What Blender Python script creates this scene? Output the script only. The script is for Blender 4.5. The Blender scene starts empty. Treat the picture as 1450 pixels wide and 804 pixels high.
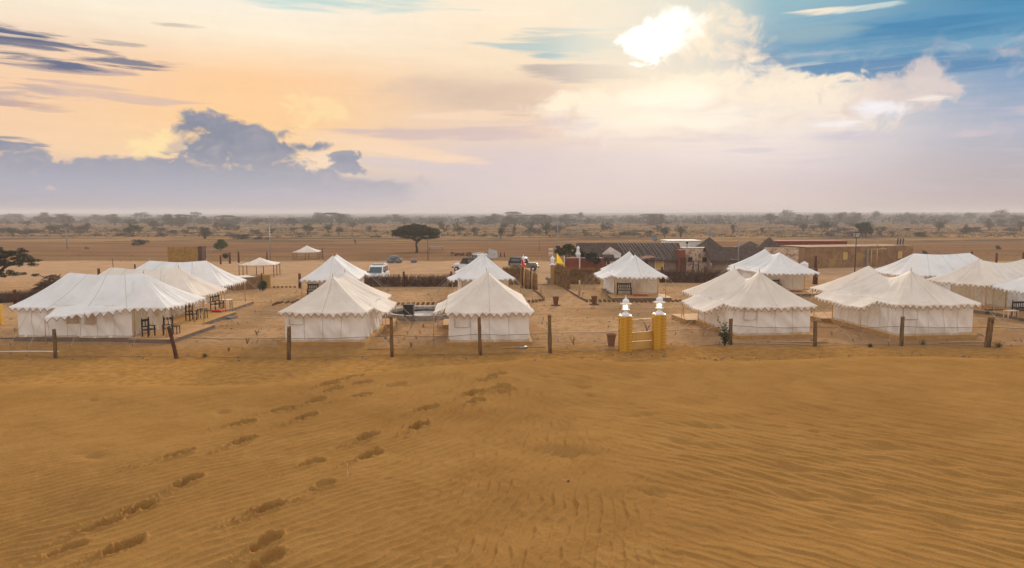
import bpy, bmesh, math, random
import numpy as np
from mathutils import Vector, Matrix, noise
R = math.radians
SC = bpy.context.scene
COL = SC.collection

# ------------------------------------------------------------------ camera
H = 8.0
PITCH = math.atan(0.1)
cam_d = bpy.data.cameras.new('camera'); cam = bpy.data.objects.new('camera', cam_d); COL.objects.link(cam)
cam_d.sensor_width = 36; cam_d.lens = 36 * 1000 / 1450; cam_d.clip_start = 0.1; cam_d.clip_end = 12000
cam.location = (0, 0, H); cam.rotation_euler = (math.pi/2 - PITCH, 0, 0)
SC.camera = cam
SC.view_settings.view_transform = 'Standard'; SC.view_settings.look = 'None'
SC.view_settings.exposure = 0.38; SC.view_settings.gamma = 1
SC.cycles.volume_bounces = 1; SC.cycles.max_bounces = 6

def ray(px, py):
    cx = (px-725)/1000; cy = (402-py)/1000
    return (cx, math.cos(PITCH)+cy*math.sin(PITCH), -math.sin(PITCH)+cy*math.cos(PITCH))
def G(px, py, z=0.0):
    d = ray(px, py); t = (z-H)/d[2]; return Vector((d[0]*t, d[1]*t, z))
def ZX(px, py, y):                       # the point seen at px,py on the plane at depth y
    d = ray(px, py); t = y/d[1]; return Vector((d[0]*t, y, H+d[2]*t))
def azel(px, py):
    d = Vector(ray(px, py)).normalized()
    return math.degrees(math.atan2(d.x, d.y)), math.degrees(math.asin(d.z))
def lin(r, g, b, a=1.0):
    f = lambda c: (c/255/12.92) if c/255 <= .04045 else ((c/255+.055)/1.055)**2.4
    return (f(r), f(g), f(b), a)

# ------------------------------------------------------------------ node helper
class NT:
    def __init__(s, nt): s.nt = nt; s.x = 0
    def n(s, t, **kw):
        o = s.nt.nodes.new(t); s.x += 40; o.location = (s.x, 0)
        for k, v in kw.items(): setattr(o, k, v)
        return o
    def put(s, sock, v):
        if v is None: return
        if isinstance(v, bpy.types.NodeSocket): s.nt.links.new(v, sock)
        else: sock.default_value = v
    def m(s, op, a, b=None, c=None, clamp=False):
        o = s.n('ShaderNodeMath', operation=op, use_clamp=clamp)
        s.put(o.inputs[0], a); s.put(o.inputs[1], b); s.put(o.inputs[2], c); return o.outputs[0]
    def mr(s, v, a, b, c=0.0, d=1.0, smooth=True):
        o = s.n('ShaderNodeMapRange', interpolation_type='SMOOTHSTEP' if smooth else 'LINEAR')
        for i, q in enumerate((v, a, b, c, d)): s.put(o.inputs[i], q)
        return o.outputs[0]
    def mix(s, f, a, b, blend='MIX'):
        o = s.n('ShaderNodeMix', data_type='RGBA', blend_type=blend)
        s.put(o.inputs[0], f); s.put(o.inputs[6], a); s.put(o.inputs[7], b); return o.outputs[2]
    def noise(s, vec, scale, detail=4, rough=.55, dist=0.0):
        o = s.n('ShaderNodeTexNoise'); s.put(o.inputs['Vector'], vec)
        o.inputs['Scale'].default_value = scale; o.inputs['Detail'].default_value = detail
        o.inputs['Roughness'].default_value = rough; o.inputs['Distortion'].default_value = dist
        return o.outputs[0]
    def xyz(s, v):
        o = s.n('ShaderNodeSeparateXYZ'); s.put(o.inputs[0], v); return o.outputs
    def comb(s, x, y, z):
        o = s.n('ShaderNodeCombineXYZ')
        for i, q in enumerate((x, y, z)): s.put(o.inputs[i], q)
        return o.outputs[0]
    def ramp(s, v, stops):
        o = s.n('ShaderNodeValToRGB'); s.put(o.inputs[0], v); e = o.color_ramp.elements
        e[0].position, e[0].color = stops[0]; e[1].position, e[1].color = stops[-1]
        for p, c in stops[1:-1]:
            q = e.new(p); q.color = c
        return o.outputs[0]

# ------------------------------------------------------------------ sky (world)
SUN_AZ, SUN_EL = azel(925, 50)
world = bpy.data.worlds.new('World'); SC.world = world; world.use_nodes = True
wt = world.node_tree; wt.nodes.clear(); w = NT(wt)
tc = w.n('ShaderNodeTexCoord'); D = tc.outputs['Generated']
dx, dy, dz = w.xyz(D)
AZ = w.m('MULTIPLY', w.m('ARCTAN2', dx, dy), 57.29578)
EL = w.m('MULTIPLY', w.m('ARCSINE', dz), 57.29578)
# wispy and billowy noise fields
nv = w.comb(w.m('MULTIPLY', AZ, .05), w.m('MULTIPLY', EL, .22), 0.0)
nw = w.comb(w.m('MULTIPLY', AZ, .032), w.m('MULTIPLY', EL, .38), 7.0)
nb = w.comb(w.m('MULTIPLY', AZ, .16), w.m('MULTIPLY', EL, .22), 3.0)
N_wisp = w.m('MULTIPLY', w.m('SUBTRACT', w.noise(nw, 4.0, 9, .62, .5), .5), 3.4)
N_bil = w.m('MULTIPLY', w.m('SUBTRACT', w.noise(nb, 3.0, 10, .6, .5), .5), 3.2)
_q1 = w.n('ShaderNodeTexNoise'); wt.links.new(nb, _q1.inputs['Vector']); _q1.inputs['Scale'].default_value = 1.3; _q1.inputs['Detail'].default_value = 6
_qx, _qy, _qz = w.xyz(_q1.outputs['Color'])
AZw = w.m('ADD', AZ, w.m('MULTIPLY', w.m('SUBTRACT', _qx, .5), 5.0)); ELw = w.m('ADD', EL, w.m('MULTIPLY', w.m('SUBTRACT', _qy, .5), 2.4))
N_soft = w.m('MULTIPLY', w.m('SUBTRACT', w.noise(nv, 1.8, 6, .55), .5), 2.6)
def elpos(py): return azel(725, py)[1]
def el01(e): return min(1, max(0, (e+2)/92))
E01 = w.m('DIVIDE', w.m('ADD', EL, 2.0), 26.0)
def ramp_el(lst, top):
    st = [((elpos(py)+2)/26.0, lin(*c)) for py, c in lst]
    st = [(0.0, st[0][1])] + st + [(1.0, lin(*top))]
    return w.ramp(w.m('ADD', E01, w.m('MULTIPLY', N_soft, .022)), st)
cols = [
 (0,   ramp_el([(302,(164,158,170)),(270,(156,160,178)),(225,(246,208,170)),(150,(250,208,168)),(95,(244,214,186)),(50,(252,236,212)),(0,(255,249,236))],(246,240,232))),
 (360, ramp_el([(302,(176,168,178)),(270,(176,175,190)),(232,(252,216,170)),(180,(255,208,152)),(120,(255,206,156)),(62,(255,238,210)),(10,(250,240,224))],(240,236,228))),
 (725, ramp_el([(302,(206,194,195)),(262,(208,196,200)),(225,(212,197,199)),(185,(232,206,188)),(140,(236,207,178)),(90,(246,222,192)),(20,(254,234,206))],(236,234,228))),
 (1090,ramp_el([(302,(200,187,190)),(265,(203,191,197)),(225,(226,214,214)),(185,(240,228,218)),(135,(238,222,208)),(80,(130,165,188)),(20,(140,182,196))],(190,208,220))),
 (1450,ramp_el([(302,(176,163,167)),(250,(178,171,180)),(200,(172,178,196)),(150,(130,160,192)),(90,(72,142,184)),(50,(60,135,178)),(0,(76,148,184))],(150,186,210))),
]
base = cols[0][1]
for i in range(1, 5):
    a0 = azel(cols[i-1][0], 200)[0]; a1 = azel(cols[i][0], 200)[0]
    base = w.mix(w.mr(AZ, a0, a1), base, cols[i][1])
def blob(px, py, ax, ay, col, op=1.0, soft=.6, k=1.6, nz='b', tilt=0.0):
    global base
    a0, e0 = azel(px, py); sx = abs(azel(px+ax, py)[0]-azel(px-ax, py)[0])/2
    sy = abs(azel(px, py-ay)[1]-azel(px, py+ay)[1])/2
    u = w.m('SUBTRACT', AZ if nz == 'w' else AZw, a0); v = w.m('SUBTRACT', EL if nz == 'w' else ELw, e0)
    if tilt: v = w.m('SUBTRACT', v, w.m('MULTIPLY', u, tilt))
    u = w.m('DIVIDE', u, sx); v = w.m('DIVIDE', v, sy)
    r = w.m('ADD', w.m('MULTIPLY', u, u), w.m('MULTIPLY', v, v))
    N = {'b': N_bil, 'w': N_wisp, 's': N_soft}[nz]
    q = w.m('ADD', w.m('SUBTRACT', 1.0, r), w.m('MULTIPLY', N, k))
    f = w.mr(q, 0.0, soft, 0.0, op)
    return f, (lin(*col) if not isinstance(col, bpy.types.NodeSocket) else col)
def paint(*a, **k):
    global base
    f, c = blob(*a, **k); base = w.mix(f, base, c)
def union(lst):
    f = None
    for a in lst:
        g, _ = blob(*a[:4], (0,0,0), **(a[4] if len(a) > 4 else {}))
        f = g if f is None else w.m('MAXIMUM', f, g)
    return f
# upper sky: teal gaps, blue area at right
paint(470, 3, 200, 15, (172,212,212), op=.75, soft=1.4, nz='w', k=1.3)
paint(800, 62, 130, 24, (172,196,198), op=.85, soft=.9, nz='w', k=1.2)
paint(775, 79, 40, 5, (120,180,198), op=.7, soft=.9, nz='w', k=1.2)
paint(1260, 55, 260, 45, (84,148,184), op=.9, soft=.9, nz='w', k=1.0)
paint(1320, 44, 175, 28, (36,122,170), op=.8, soft=1.5, nz='w', k=1.2)
paint(1260, 96, 230, 20, (72,132,176), op=.9, soft=.8, nz='w', k=1.0)
paint(1150, 48, 80, 16, (150,178,186), op=.6, soft=1.0, nz='w', k=.8)
paint(1390, 60, 70, 14, (128,170,196), op=.6, soft=1.0, nz='w', k=1.4)
paint(1160, 15, 50, 6, (255,236,208), op=.9, soft=1.4, nz='w', k=2.4)
paint(1230, 11, 60, 6, (214,222,214), op=.7, soft=1.4, nz='w', k=2.4)
# grey veil in the middle
paint(690, 135, 190, 40, (212,186,168), op=.85, soft=1.4, nz='s', k=.8)
paint(820, 103, 110, 15, (184,172,168), op=.9, soft=.7, nz='w', k=.9, tilt=-.05)
paint(1075, 80, 60, 14, (112,148,180), op=.8, soft=.8, nz='w', k=1.2, tilt=-.25)
# bright cumulus under the sun
paint(1000, 60, 95, 62, (248,224,198), op=.9, soft=1.3, nz='b', k=1.1)
f = union([(930,160,190,46,dict(soft=.9,k=1.0)), (1120,144,120,50,dict(soft=.8,k=1.1)), (1185,152,100,50,dict(soft=.7,k=1.1)), (840,150,110,24,dict(soft=.9,k=.9)), (1010,140,140,54,dict(soft=.9,k=1.0))])
base = w.mix(w.m('MULTIPLY', f, .95), base, w.mix(w.mr(EL, elpos(215), elpos(110)), lin(236,222,214), lin(254,238,212)))
f = union([(1285,128,66,44,dict(soft=.8,k=1.1)), (1240,144,90,38,dict(soft=.9))])
base = w.mix(w.m('MULTIPLY', f, .8), base, lin(226,208,200))
shade = w.m('MULTIPLY', w.mr(w.m('ADD', N_bil, N_soft), -.1, 1.0, 0, .6), w.m('MULTIPLY', w.mr(EL, elpos(240), elpos(190)), w.mr(AZ, -2.0, 4.0)))
base = w.mix(w.m('MULTIPLY', shade, w.mr(EL, elpos(70), elpos(120))), base, lin(216,198,194))
paint(950, 135, 90, 22, (255,252,236), op=.9, soft=1.1, nz='s', k=.8)
paint(960, 168, 150, 18, (255,248,230), op=.7, soft=1.2, nz='s', k=.8)
paint(800, 145, 46, 11, (255,238,208), op=.8, soft=.9, nz='b', k=1.2)
paint(1250, 157, 46, 22, (246,244,250), op=.85, soft=1.3, nz='b', k=.9)
paint(1190, 176, 50, 8, (246,240,246), op=.6, soft=.9, nz='w', k=1.2)
paint(1318, 139, 42, 5, (255,244,234), op=.7, soft=1.2, nz='w', k=1.5)
paint(1195, 192, 75, 11, (192,186,206), op=.7, soft=1.4, nz='w', k=1.0)
paint(1065, 213, 40, 6, (204,196,208), op=.6, soft=.8, nz='w', k=1.0)
paint(1380, 190, 30, 4, (205,190,196), op=.6, soft=.8, nz='w', k=1.0)
lay = w.m('MULTIPLY', w.mr(w.m('ADD', N_wisp, N_soft), -.2, 1.0, 0, .55), w.m('MULTIPLY', w.mr(EL, 1.0, 2.5), w.m('SUBTRACT', 1.0, w.mr(EL, 6.5, 10.0))))
base = w.mix(w.m('MULTIPLY', lay, w.mr(AZ, -14.0, 2.0)), base, lin(196,186,200))
# lower streaks in the middle
paint(690, 165, 110, 10, (246,214,186), op=.7, soft=.9, nz='w', k=1.2, tilt=.03)
paint(640, 188, 190, 13, (206,184,184), op=.8, soft=.9, nz='w', k=.9)
paint(560, 210, 150, 12, (248,214,182), op=.75, soft=.9, nz='w', k=.9, tilt=-.14)
paint(560, 232, 160, 9, (206,196,204), op=.6, soft=.9, nz='w', k=.9, tilt=-.1)
# warm glows around the dark cumulus
paint(450, 152, 66, 24, (255,228,168), op=.5, soft=1.0, nz='b', k=1.8)
paint(225, 205, 60, 24, (255,228,168), op=.9, soft=1.0, nz='b', k=1.6)
paint(450, 240, 80, 18, (250,220,190), op=.8, soft=.9, nz='b', k=1.4)
# dark streaks upper left
paint(100, 131, 190, 15, (216,186,172), op=.8, soft=.9, nz='w', k=1.8)
paint(20, 128, 90, 22, (188,168,168), op=.6, soft=1.2, nz='w', k=1.8)
paint(90, 96, 110, 9, (186,164,160), op=.8, soft=.8, nz='w', k=1.6)
paint(10, 50, 120, 17, (78,96,130), op=.95, soft=1.1, nz='w', k=1.9, tilt=-.05)
paint(20, 80, 140, 12, (84,100,132), op=.92, soft=1.1, nz='w', k=1.9, tilt=-.04)
paint(175, 89, 110, 9, (112,118,138), op=.9, soft=1.1, nz='w', k=1.9)
paint(70, 66, 120, 5, (128,124,140), op=.7, soft=1.2, nz='w', k=2.2)
paint(60, 150, 70, 8, (190,160,156), op=.7, soft=1.2, nz='w', k=2.0)
paint(165, 61, 44, 4, (170,160,158), op=.7, soft=1.2, nz='w', k=2.4)
paint(245, 36, 36, 4, (196,182,172), op=.7, soft=1.2, nz='w', k=2.4)
# the dark cumulus bank
f = union([(290,180,48,24,dict(soft=.75,k=1.15)), (345,195,75,34,dict(soft=.75,k=1.15)), (400,208,62,15,dict(soft=.7,k=1.0)), (330,225,100,34,dict(soft=.7,k=1.1)),
           (165,244,62,24,dict(soft=.75,k=1.15)), (30,240,80,30,dict(soft=.75,k=1.15)), (0,205,80,12,dict(soft=.5,k=1.2,nz='w')), (150,272,420,34,dict(soft=.9,k=1.0)), (225,262,190,34,dict(soft=.6,k=.9)), (360,258,170,24,dict(soft=.6,k=.9)), (90,262,160,30,dict(soft=.5,k=.9)), (335,244,125,26,dict(soft=.8,k=.8)), (240,240,70,22,dict(soft=.6,k=1.2)), (500,234,36,16,dict(soft=.5,k=1.4)), (505,272,120,22,dict(soft=.9,k=1.0))])
cc = w.mix(w.mr(EL, elpos(290), elpos(195)), lin(176,176,192), lin(116,128,152))
cc = w.mix(w.mr(N_bil, -.5, .7, 0, .45), cc, lin(168,166,178))
f = w.m('MULTIPLY', f, w.mr(EL, elpos(306), elpos(262), .0, .97))
base = w.mix(f, base, cc)
cc2 = w.mr(w.m('ADD', N_bil, w.m('MULTIPLY', N_soft, .6)), .15, 1.1, 0, .5)
base = w.mix(w.m('MULTIPLY', cc2, f), base, lin(196,180,178))
paint(262, 208, 22, 12, (250,214,170), op=.55, soft=.9, nz='b', k=1.8)
paint(66, 270, 16, 4, (232,196,182), op=.6, soft=1.3, nz='b', k=1.6)
# what lies outside the frame: the same bright, thinly clouded evening sky
gen = w.ramp(w.m('ADD', w.m('DIVIDE', w.m('ADD', EL, 2.0), 92.0), w.m('MULTIPLY', N_soft, .03)),
     [(0, lin(200,188,188)), (.05, lin(214,203,203)), (.12, lin(236,220,205)), (.22, lin(246,236,226)), (.5, lin(240,240,242)), (1, lin(228,236,246))])
up = w.mr(EL, 17.0, 34.0)
side = w.mr(w.m('ABSOLUTE', AZ), 37.0, 75.0)
base = w.mix(w.m('MAXIMUM', up, side), base, w.mix(1.0, gen, (1.12,1.12,1.12,1), 'MULTIPLY'))
tex = w.m('ADD', w.m('MULTIPLY', N_bil, .028), w.m('MULTIPLY', N_wisp, .035))
tg = w.m('ADD', 1.0, w.m('MULTIPLY', tex, w.mr(EL, 1.0, 5.0)))
base = w.mix(1.0, base, w.comb(tg, tg, tg), 'MULTIPLY')
# sun burning through the cloud
sd = (math.sin(R(SUN_AZ))*math.cos(R(SUN_EL)), math.cos(R(SUN_AZ))*math.cos(R(SUN_EL)), math.sin(R(SUN_EL)))
dn = w.n('ShaderNodeVectorMath', operation='DOT_PRODUCT'); wt.links.new(D, dn.inputs[0]); dn.inputs[1].default_value = sd
halo = w.mr(dn.outputs['Value'], math.cos(R(9)), 1.0)
base = w.mix(w.m('MULTIPLY', halo, .55), base, lin(255,240,214))
f1, _ = blob(922, 55, 50, 42, (0,0,0), soft=.7, k=.9)
f2, _ = blob(945, 50, 62, 50, (0,0,0), soft=1.3, k=.7)
core = w.m('MAXIMUM', f1, w.m('MULTIPLY', f2, .9))
base = w.mix(core, base, (1.5, 1.42, 1.3, 1))
below = w.mr(EL, -3.0, -.3)
base = w.mix(below, lin(120,96,72), base)
# a thin physical sky under the painted cloud keeps the light of the hour
nish = w.n('ShaderNodeTexSky', sky_type='NISHITA', sun_disc=False, sun_elevation=R(SUN_EL), sun_rotation=R(SUN_AZ))
nb_ = w.n('ShaderNodeBackground'); wt.links.new(nish.outputs[0], nb_.inputs[0]); nb_.inputs[1].default_value = .002
bg = w.n('ShaderNodeBackground'); wt.links.new(base, bg.inputs[0]); bg.inputs[1].default_value = .76
ad = w.n('ShaderNodeAddShader'); wt.links.new(bg.outputs[0], ad.inputs[0]); wt.links.new(nb_.outputs[0], ad.inputs[1])
wo = w.n('ShaderNodeOutputWorld'); wt.links.new(ad.outputs[0], wo.inputs[0])
world.cycles.sampling_method = 'MANUAL'; world.cycles.sample_map_resolution = 512

# ------------------------------------------------------------------ sun
sl = bpy.data.lights.new('sun', 'SUN'); sl.energy = 3.2; sl.angle = R(5); sl.color = (1.0, .86, .68)
so = bpy.data.objects.new('sun', sl); COL.objects.link(so)
so.rotation_euler = Vector(sd).to_track_quat('Z', 'Y').to_euler()

# ------------------------------------------------------------------ haze
def haze_box():
    bm = bmesh.new(); bmesh.ops.create_cube(bm, size=1)
    for v in bm.verts: v.co = Vector((v.co.x*8400, v.co.y*8400, v.co.z*26+9))
    me = bpy.data.meshes.new('haze'); bm.to_mesh(me); bm.free()
    m = bpy.data.materials.new('haze_air'); m.use_nodes = True; t = m.node_tree; t.nodes.clear()
    o = t.nodes.new('ShaderNodeOutputMaterial'); v = t.nodes.new('ShaderNodeVolumePrincipled')
    v.inputs['Color'].default_value = (.80, .765, .785, 1); v.inputs['Density'].default_value = .0005
    v.inputs['Anisotropy'].default_value = 0
    t.links.new(v.outputs[0], o.inputs['Volume']); me.materials.append(m)
    ob = bpy.data.objects.new('haze', me); COL.objects.link(ob); ob['kind'] = 'stuff'
    ob['label'] = 'pale dusty haze lying over the desert plain'
haze_box()

# ------------------------------------------------------------------ materials
MATS = {}
def mat(name, c1, c2=None, scale=3.0, rough=.85, bump=0.0, bscale=None, c3=None, f3=(.55,.7), s3=1.0, metal=0.0, transl=0.0, stretch=(1,1,1), emit=None, estr=0.0, spec=.3, coord='Object'):
    if name in MATS: return MATS[name]
    m = bpy.data.materials.new(name); m.use_nodes = True; nt = m.node_tree; nt.nodes.clear(); q = NT(nt)
    out = q.n('ShaderNodeOutputMaterial'); b = q.n('ShaderNodeBsdfPrincipled')
    tcn = q.n('ShaderNodeTexCoord'); co = tcn.outputs[coord]
    mp = q.n('ShaderNodeMapping'); nt.links.new(co, mp.inputs[0]); mp.inputs['Scale'].default_value = stretch; co = mp.outputs[0]
    c2 = c2 or tuple(x*.75 for x in c1)
    col = q.mix(q.mr(q.noise(co, scale, 5, .6), .35, .65), (*c1, 1), (*c2, 1))
    if c3: col = q.mix(q.mr(q.noise(co, s3, 5, .65), f3[0], f3[1]), col, (*c3, 1))
    nt.links.new(col, b.inputs['Base Color']); b.inputs['Roughness'].default_value = rough
    b.inputs['Metallic'].default_value = metal; b.inputs['Specular IOR Level'].default_value = spec if rough < .7 else min(spec, .06)
    if bump:
        bn = q.n('ShaderNodeBump'); bn.inputs['Distance'].default_value = bump; bn.inputs['Strength'].default_value = 1
        nt.links.new(q.noise(co, bscale or scale*3, 5, .65), bn.inputs['Height']); nt.links.new(bn.outputs[0], b.inputs['Normal'])
    if emit: b.inputs['Emission Color'].default_value = (*emit, 1); b.inputs['Emission Strength'].default_value = estr
    s = b.outputs[0]
    if transl:
        tr = q.n('ShaderNodeBsdfTranslucent'); nt.links.new(col, tr.inputs[0]); mx = q.n('ShaderNodeMixShader')
        mx.inputs[0].default_value = transl; nt.links.new(s, mx.inputs[1]); nt.links.new(tr.outputs[0], mx.inputs[2]); s = mx.outputs[0]
    nt.links.new(s, out.inputs[0]); MATS[name] = m; return m

def canvas(name, c1, c2, stain, transl):
    return mat(name, c1, c2, scale=.7, rough=.9, bump=.02, bscale=5.0, c3=stain, f3=(.52,.8), s3=.9, transl=transl, stretch=(1,1,.6), spec=.1)
M_WHITE = canvas('white_canvas', (.90,.89,.88), (.84,.82,.80), (.74,.69,.64), .30)
M_CREAM = canvas('cream_canvas', (.89,.81,.72), (.82,.73,.63), (.70,.61,.52), .30)
M_WALLC = canvas('wall_canvas', (.88,.85,.82), (.82,.78,.74), (.66,.57,.48), .12)
M_INNER = canvas('inner_canvas', (.84,.77,.64), (.77,.69,.55), (.62,.50,.34), .3)
M_TRIM = mat('canvas_trim', (.34,.22,.14), rough=.9)
M_SEAM = mat('canvas_seam', (.42,.36,.31), rough=.9)
M_HEM = mat('dusty_hem', (.55,.42,.30), (.66,.54,.42), scale=3, rough=.95)
M_ROPE = mat('rope', (.55,.47,.38), rough=.9)
M_DROPE = mat('dark_wire', (.12,.10,.09), rough=.6)
M_BAMBOO = mat('bamboo_pole', (.55,.34,.14), (.42,.25,.10), scale=6, rough=.6)
M_CONC = mat('grey_concrete', (.19,.155,.13), (.13,.105,.09), scale=2, bump=.01, c3=(.13,.11,.10), s3=3)
M_DECK = mat('sandstone_deck', (.50,.29,.125), (.42,.235,.10), scale=1.5, bump=.006, c3=(.38,.25,.15), s3=2.5)
M_DECKEDGE = mat('ochre_deck_edge', (.50,.29,.09), (.40,.22,.07), scale=3, bump=.006)
M_WOOD = mat('weathered_post', (.22,.13,.05), (.10,.055,.025), scale=2.2, bump=.02, bscale=14, c3=(.06,.035,.02), f3=(.5,.62), s3=6, stretch=(1,1,.35), rough=.9)
M_REDWOOD = mat('dark_red_post', (.11,.035,.02), (.05,.018,.012), scale=3, bump=.015, bscale=14, stretch=(1,1,.3), c3=(.30,.16,.07), f3=(.6,.72), s3=3)
M_BLACK = mat('black_wood', (.018,.014,.013), (.03,.022,.02), scale=6, rough=.5)
M_TWIG = mat('twig', (.17,.09,.05), (.08,.042,.027), scale=2, rough=.9, coord='Object')
M_REED = mat('reed_straw', (.34,.20,.075), (.20,.11,.045), scale=2.5, rough=.85, c3=(.12,.07,.035), s3=1.2)
M_THATCH = mat('grey_thatch', (.10,.070,.054), (.055,.038,.031), scale=3, bump=.05, bscale=10, stretch=(1,.4,1), rough=.95)
M_MUD = mat('mud_wall', (.28,.20,.15), (.21,.15,.115), scale=1.2, bump=.02, c3=(.15,.1,.08), s3=1.6)
M_REDW = mat('red_plaster', (.22,.062,.032), (.17,.047,.027), scale=1.5, bump=.02, c3=(.11,.04,.03), s3=1.2)
M_PEEL = mat('peeling_whitewash', (.62,.50,.40), (.52,.38,.27), scale=1.6, bump=.03, c3=(.32,.17,.1), f3=(.5,.58), s3=2.4)
M_WHW = mat('whitewash', (.72,.67,.63), (.6,.54,.5), scale=2, bump=.01)
M_OCHREB = mat('ochre_brick', (.40,.235,.06), (.29,.16,.045), scale=1.3, bump=.01, c3=(.22,.11,.04), s3=2)
M_OCHRED = mat('ochre_mortar', (.22,.13,.06), (.16,.09,.045), scale=3)
M_STONE = mat('brown_stone', (.30,.175,.088), (.21,.118,.062), scale=.8, bump=.02, c3=(.36,.23,.08), f3=(.5,.68), s3=.35)
M_YPANEL = mat('yellow_shutter', (.55,.38,.13), (.48,.32,.11), scale=4)
M_YPIL = mat('yellow_pillar_paint', (.66,.36,.022), (.54,.28,.02), scale=2.2, bump=.012, c3=(.30,.15,.04), f3=(.54,.7), s3=1.6, rough=.6)
M_YGATE = mat('yellow_gate_sheet', (.62,.38,.10), (.55,.33,.085), scale=2, rough=.6)
M_LAMPW = mat('white_lantern_paint', (.82,.82,.82), (.74,.74,.75), scale=5, rough=.5)
M_BULB = mat('lit_bulb', (1,.9,.6), rough=.5, emit=(1,.72,.34), estr=3.2)
M_TERRA = mat('terracotta', (.19,.085,.038), (.12,.055,.028), scale=8, bump=.005)
M_LEAF = mat('leaf_green', (.045,.06,.022), (.025,.038,.015), scale=1.2, rough=.7, transl=.25, coord='Object')
M_LEAFD = mat('leaf_dark', (.032,.036,.016), (.018,.022,.011), scale=1.2, rough=.7, transl=.2)
M_LEAFG = mat('leaf_greygreen', (.060,.066,.032), (.034,.040,.02), scale=.5, rough=.8, transl=.2)
M_LEAFB = mat('leaf_brown', (.085,.058,.034), (.048,.036,.023), scale=.5, rough=.8, transl=.15)
M_LEAFY = mat('leaf_olive', (.11,.10,.038), (.07,.07,.03), scale=.5, rough=.8, transl=.2)
M_BARK = mat('bark', (.09,.06,.045), (.05,.035,.028), scale=5, bump=.02)
M_FLOWER = mat('yellow_flower', (.75,.42,.02), rough=.6)
M_GLASS = mat('dark_glass', (.02,.035,.04), (.03,.05,.055), scale=2, rough=.08, spec=.6)
M_CARW = mat('white_car_paint', (.75,.76,.78), (.70,.71,.73), scale=3, rough=.3, spec=.5)
M_CARG = mat('grey_green_car_paint', (.22,.20,.155), (.18,.165,.125), scale=3, rough=.4, spec=.5)
M_CARB = mat('black_soft_top', (.012,.013,.017), (.02,.021,.026), scale=6, rough=.6)
M_TYRE = mat('tyre_rubber', (.012,.011,.011), (.02,.018,.017), scale=9, rough=.85)
M_RIM = mat('wheel_rim', (.5,.5,.5), (.4,.4,.4), scale=9, rough=.35, metal=.6)
M_REDF = mat('red_cloth', (.75,.035,.02), (.6,.03,.02), scale=2, transl=.3)
M_YELF = mat('yellow_cloth', (.85,.62,.02), (.75,.5,.02), scale=2, transl=.3)
M_TARP = mat('grey_tarp', (.17,.18,.20), (.10,.11,.125), scale=2, bump=.03, rough=.6)
M_LIGHT = mat('head_lamp', (.7,.7,.68), rough=.15)
M_STEEL = mat('galvanised_steel', (.30,.28,.27), (.22,.2,.19), scale=6, rough=.45, metal=.5)
M_PAVE = mat('pale_paving', (.62,.57,.52), (.52,.47,.43), scale=1.5, bump=.01)
M_ROCKC = mat('grey_stone_curb', (.42,.375,.345), (.27,.235,.215), scale=4, bump=.02)
M_GRASS = mat('dry_grass', (.30,.20,.085), (.18,.12,.055), scale=.3, rough=.9)
M_WSHEET = mat('grey_white_sheet', (.42,.42,.41), (.34,.34,.33), scale=1, rough=.7)

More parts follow.
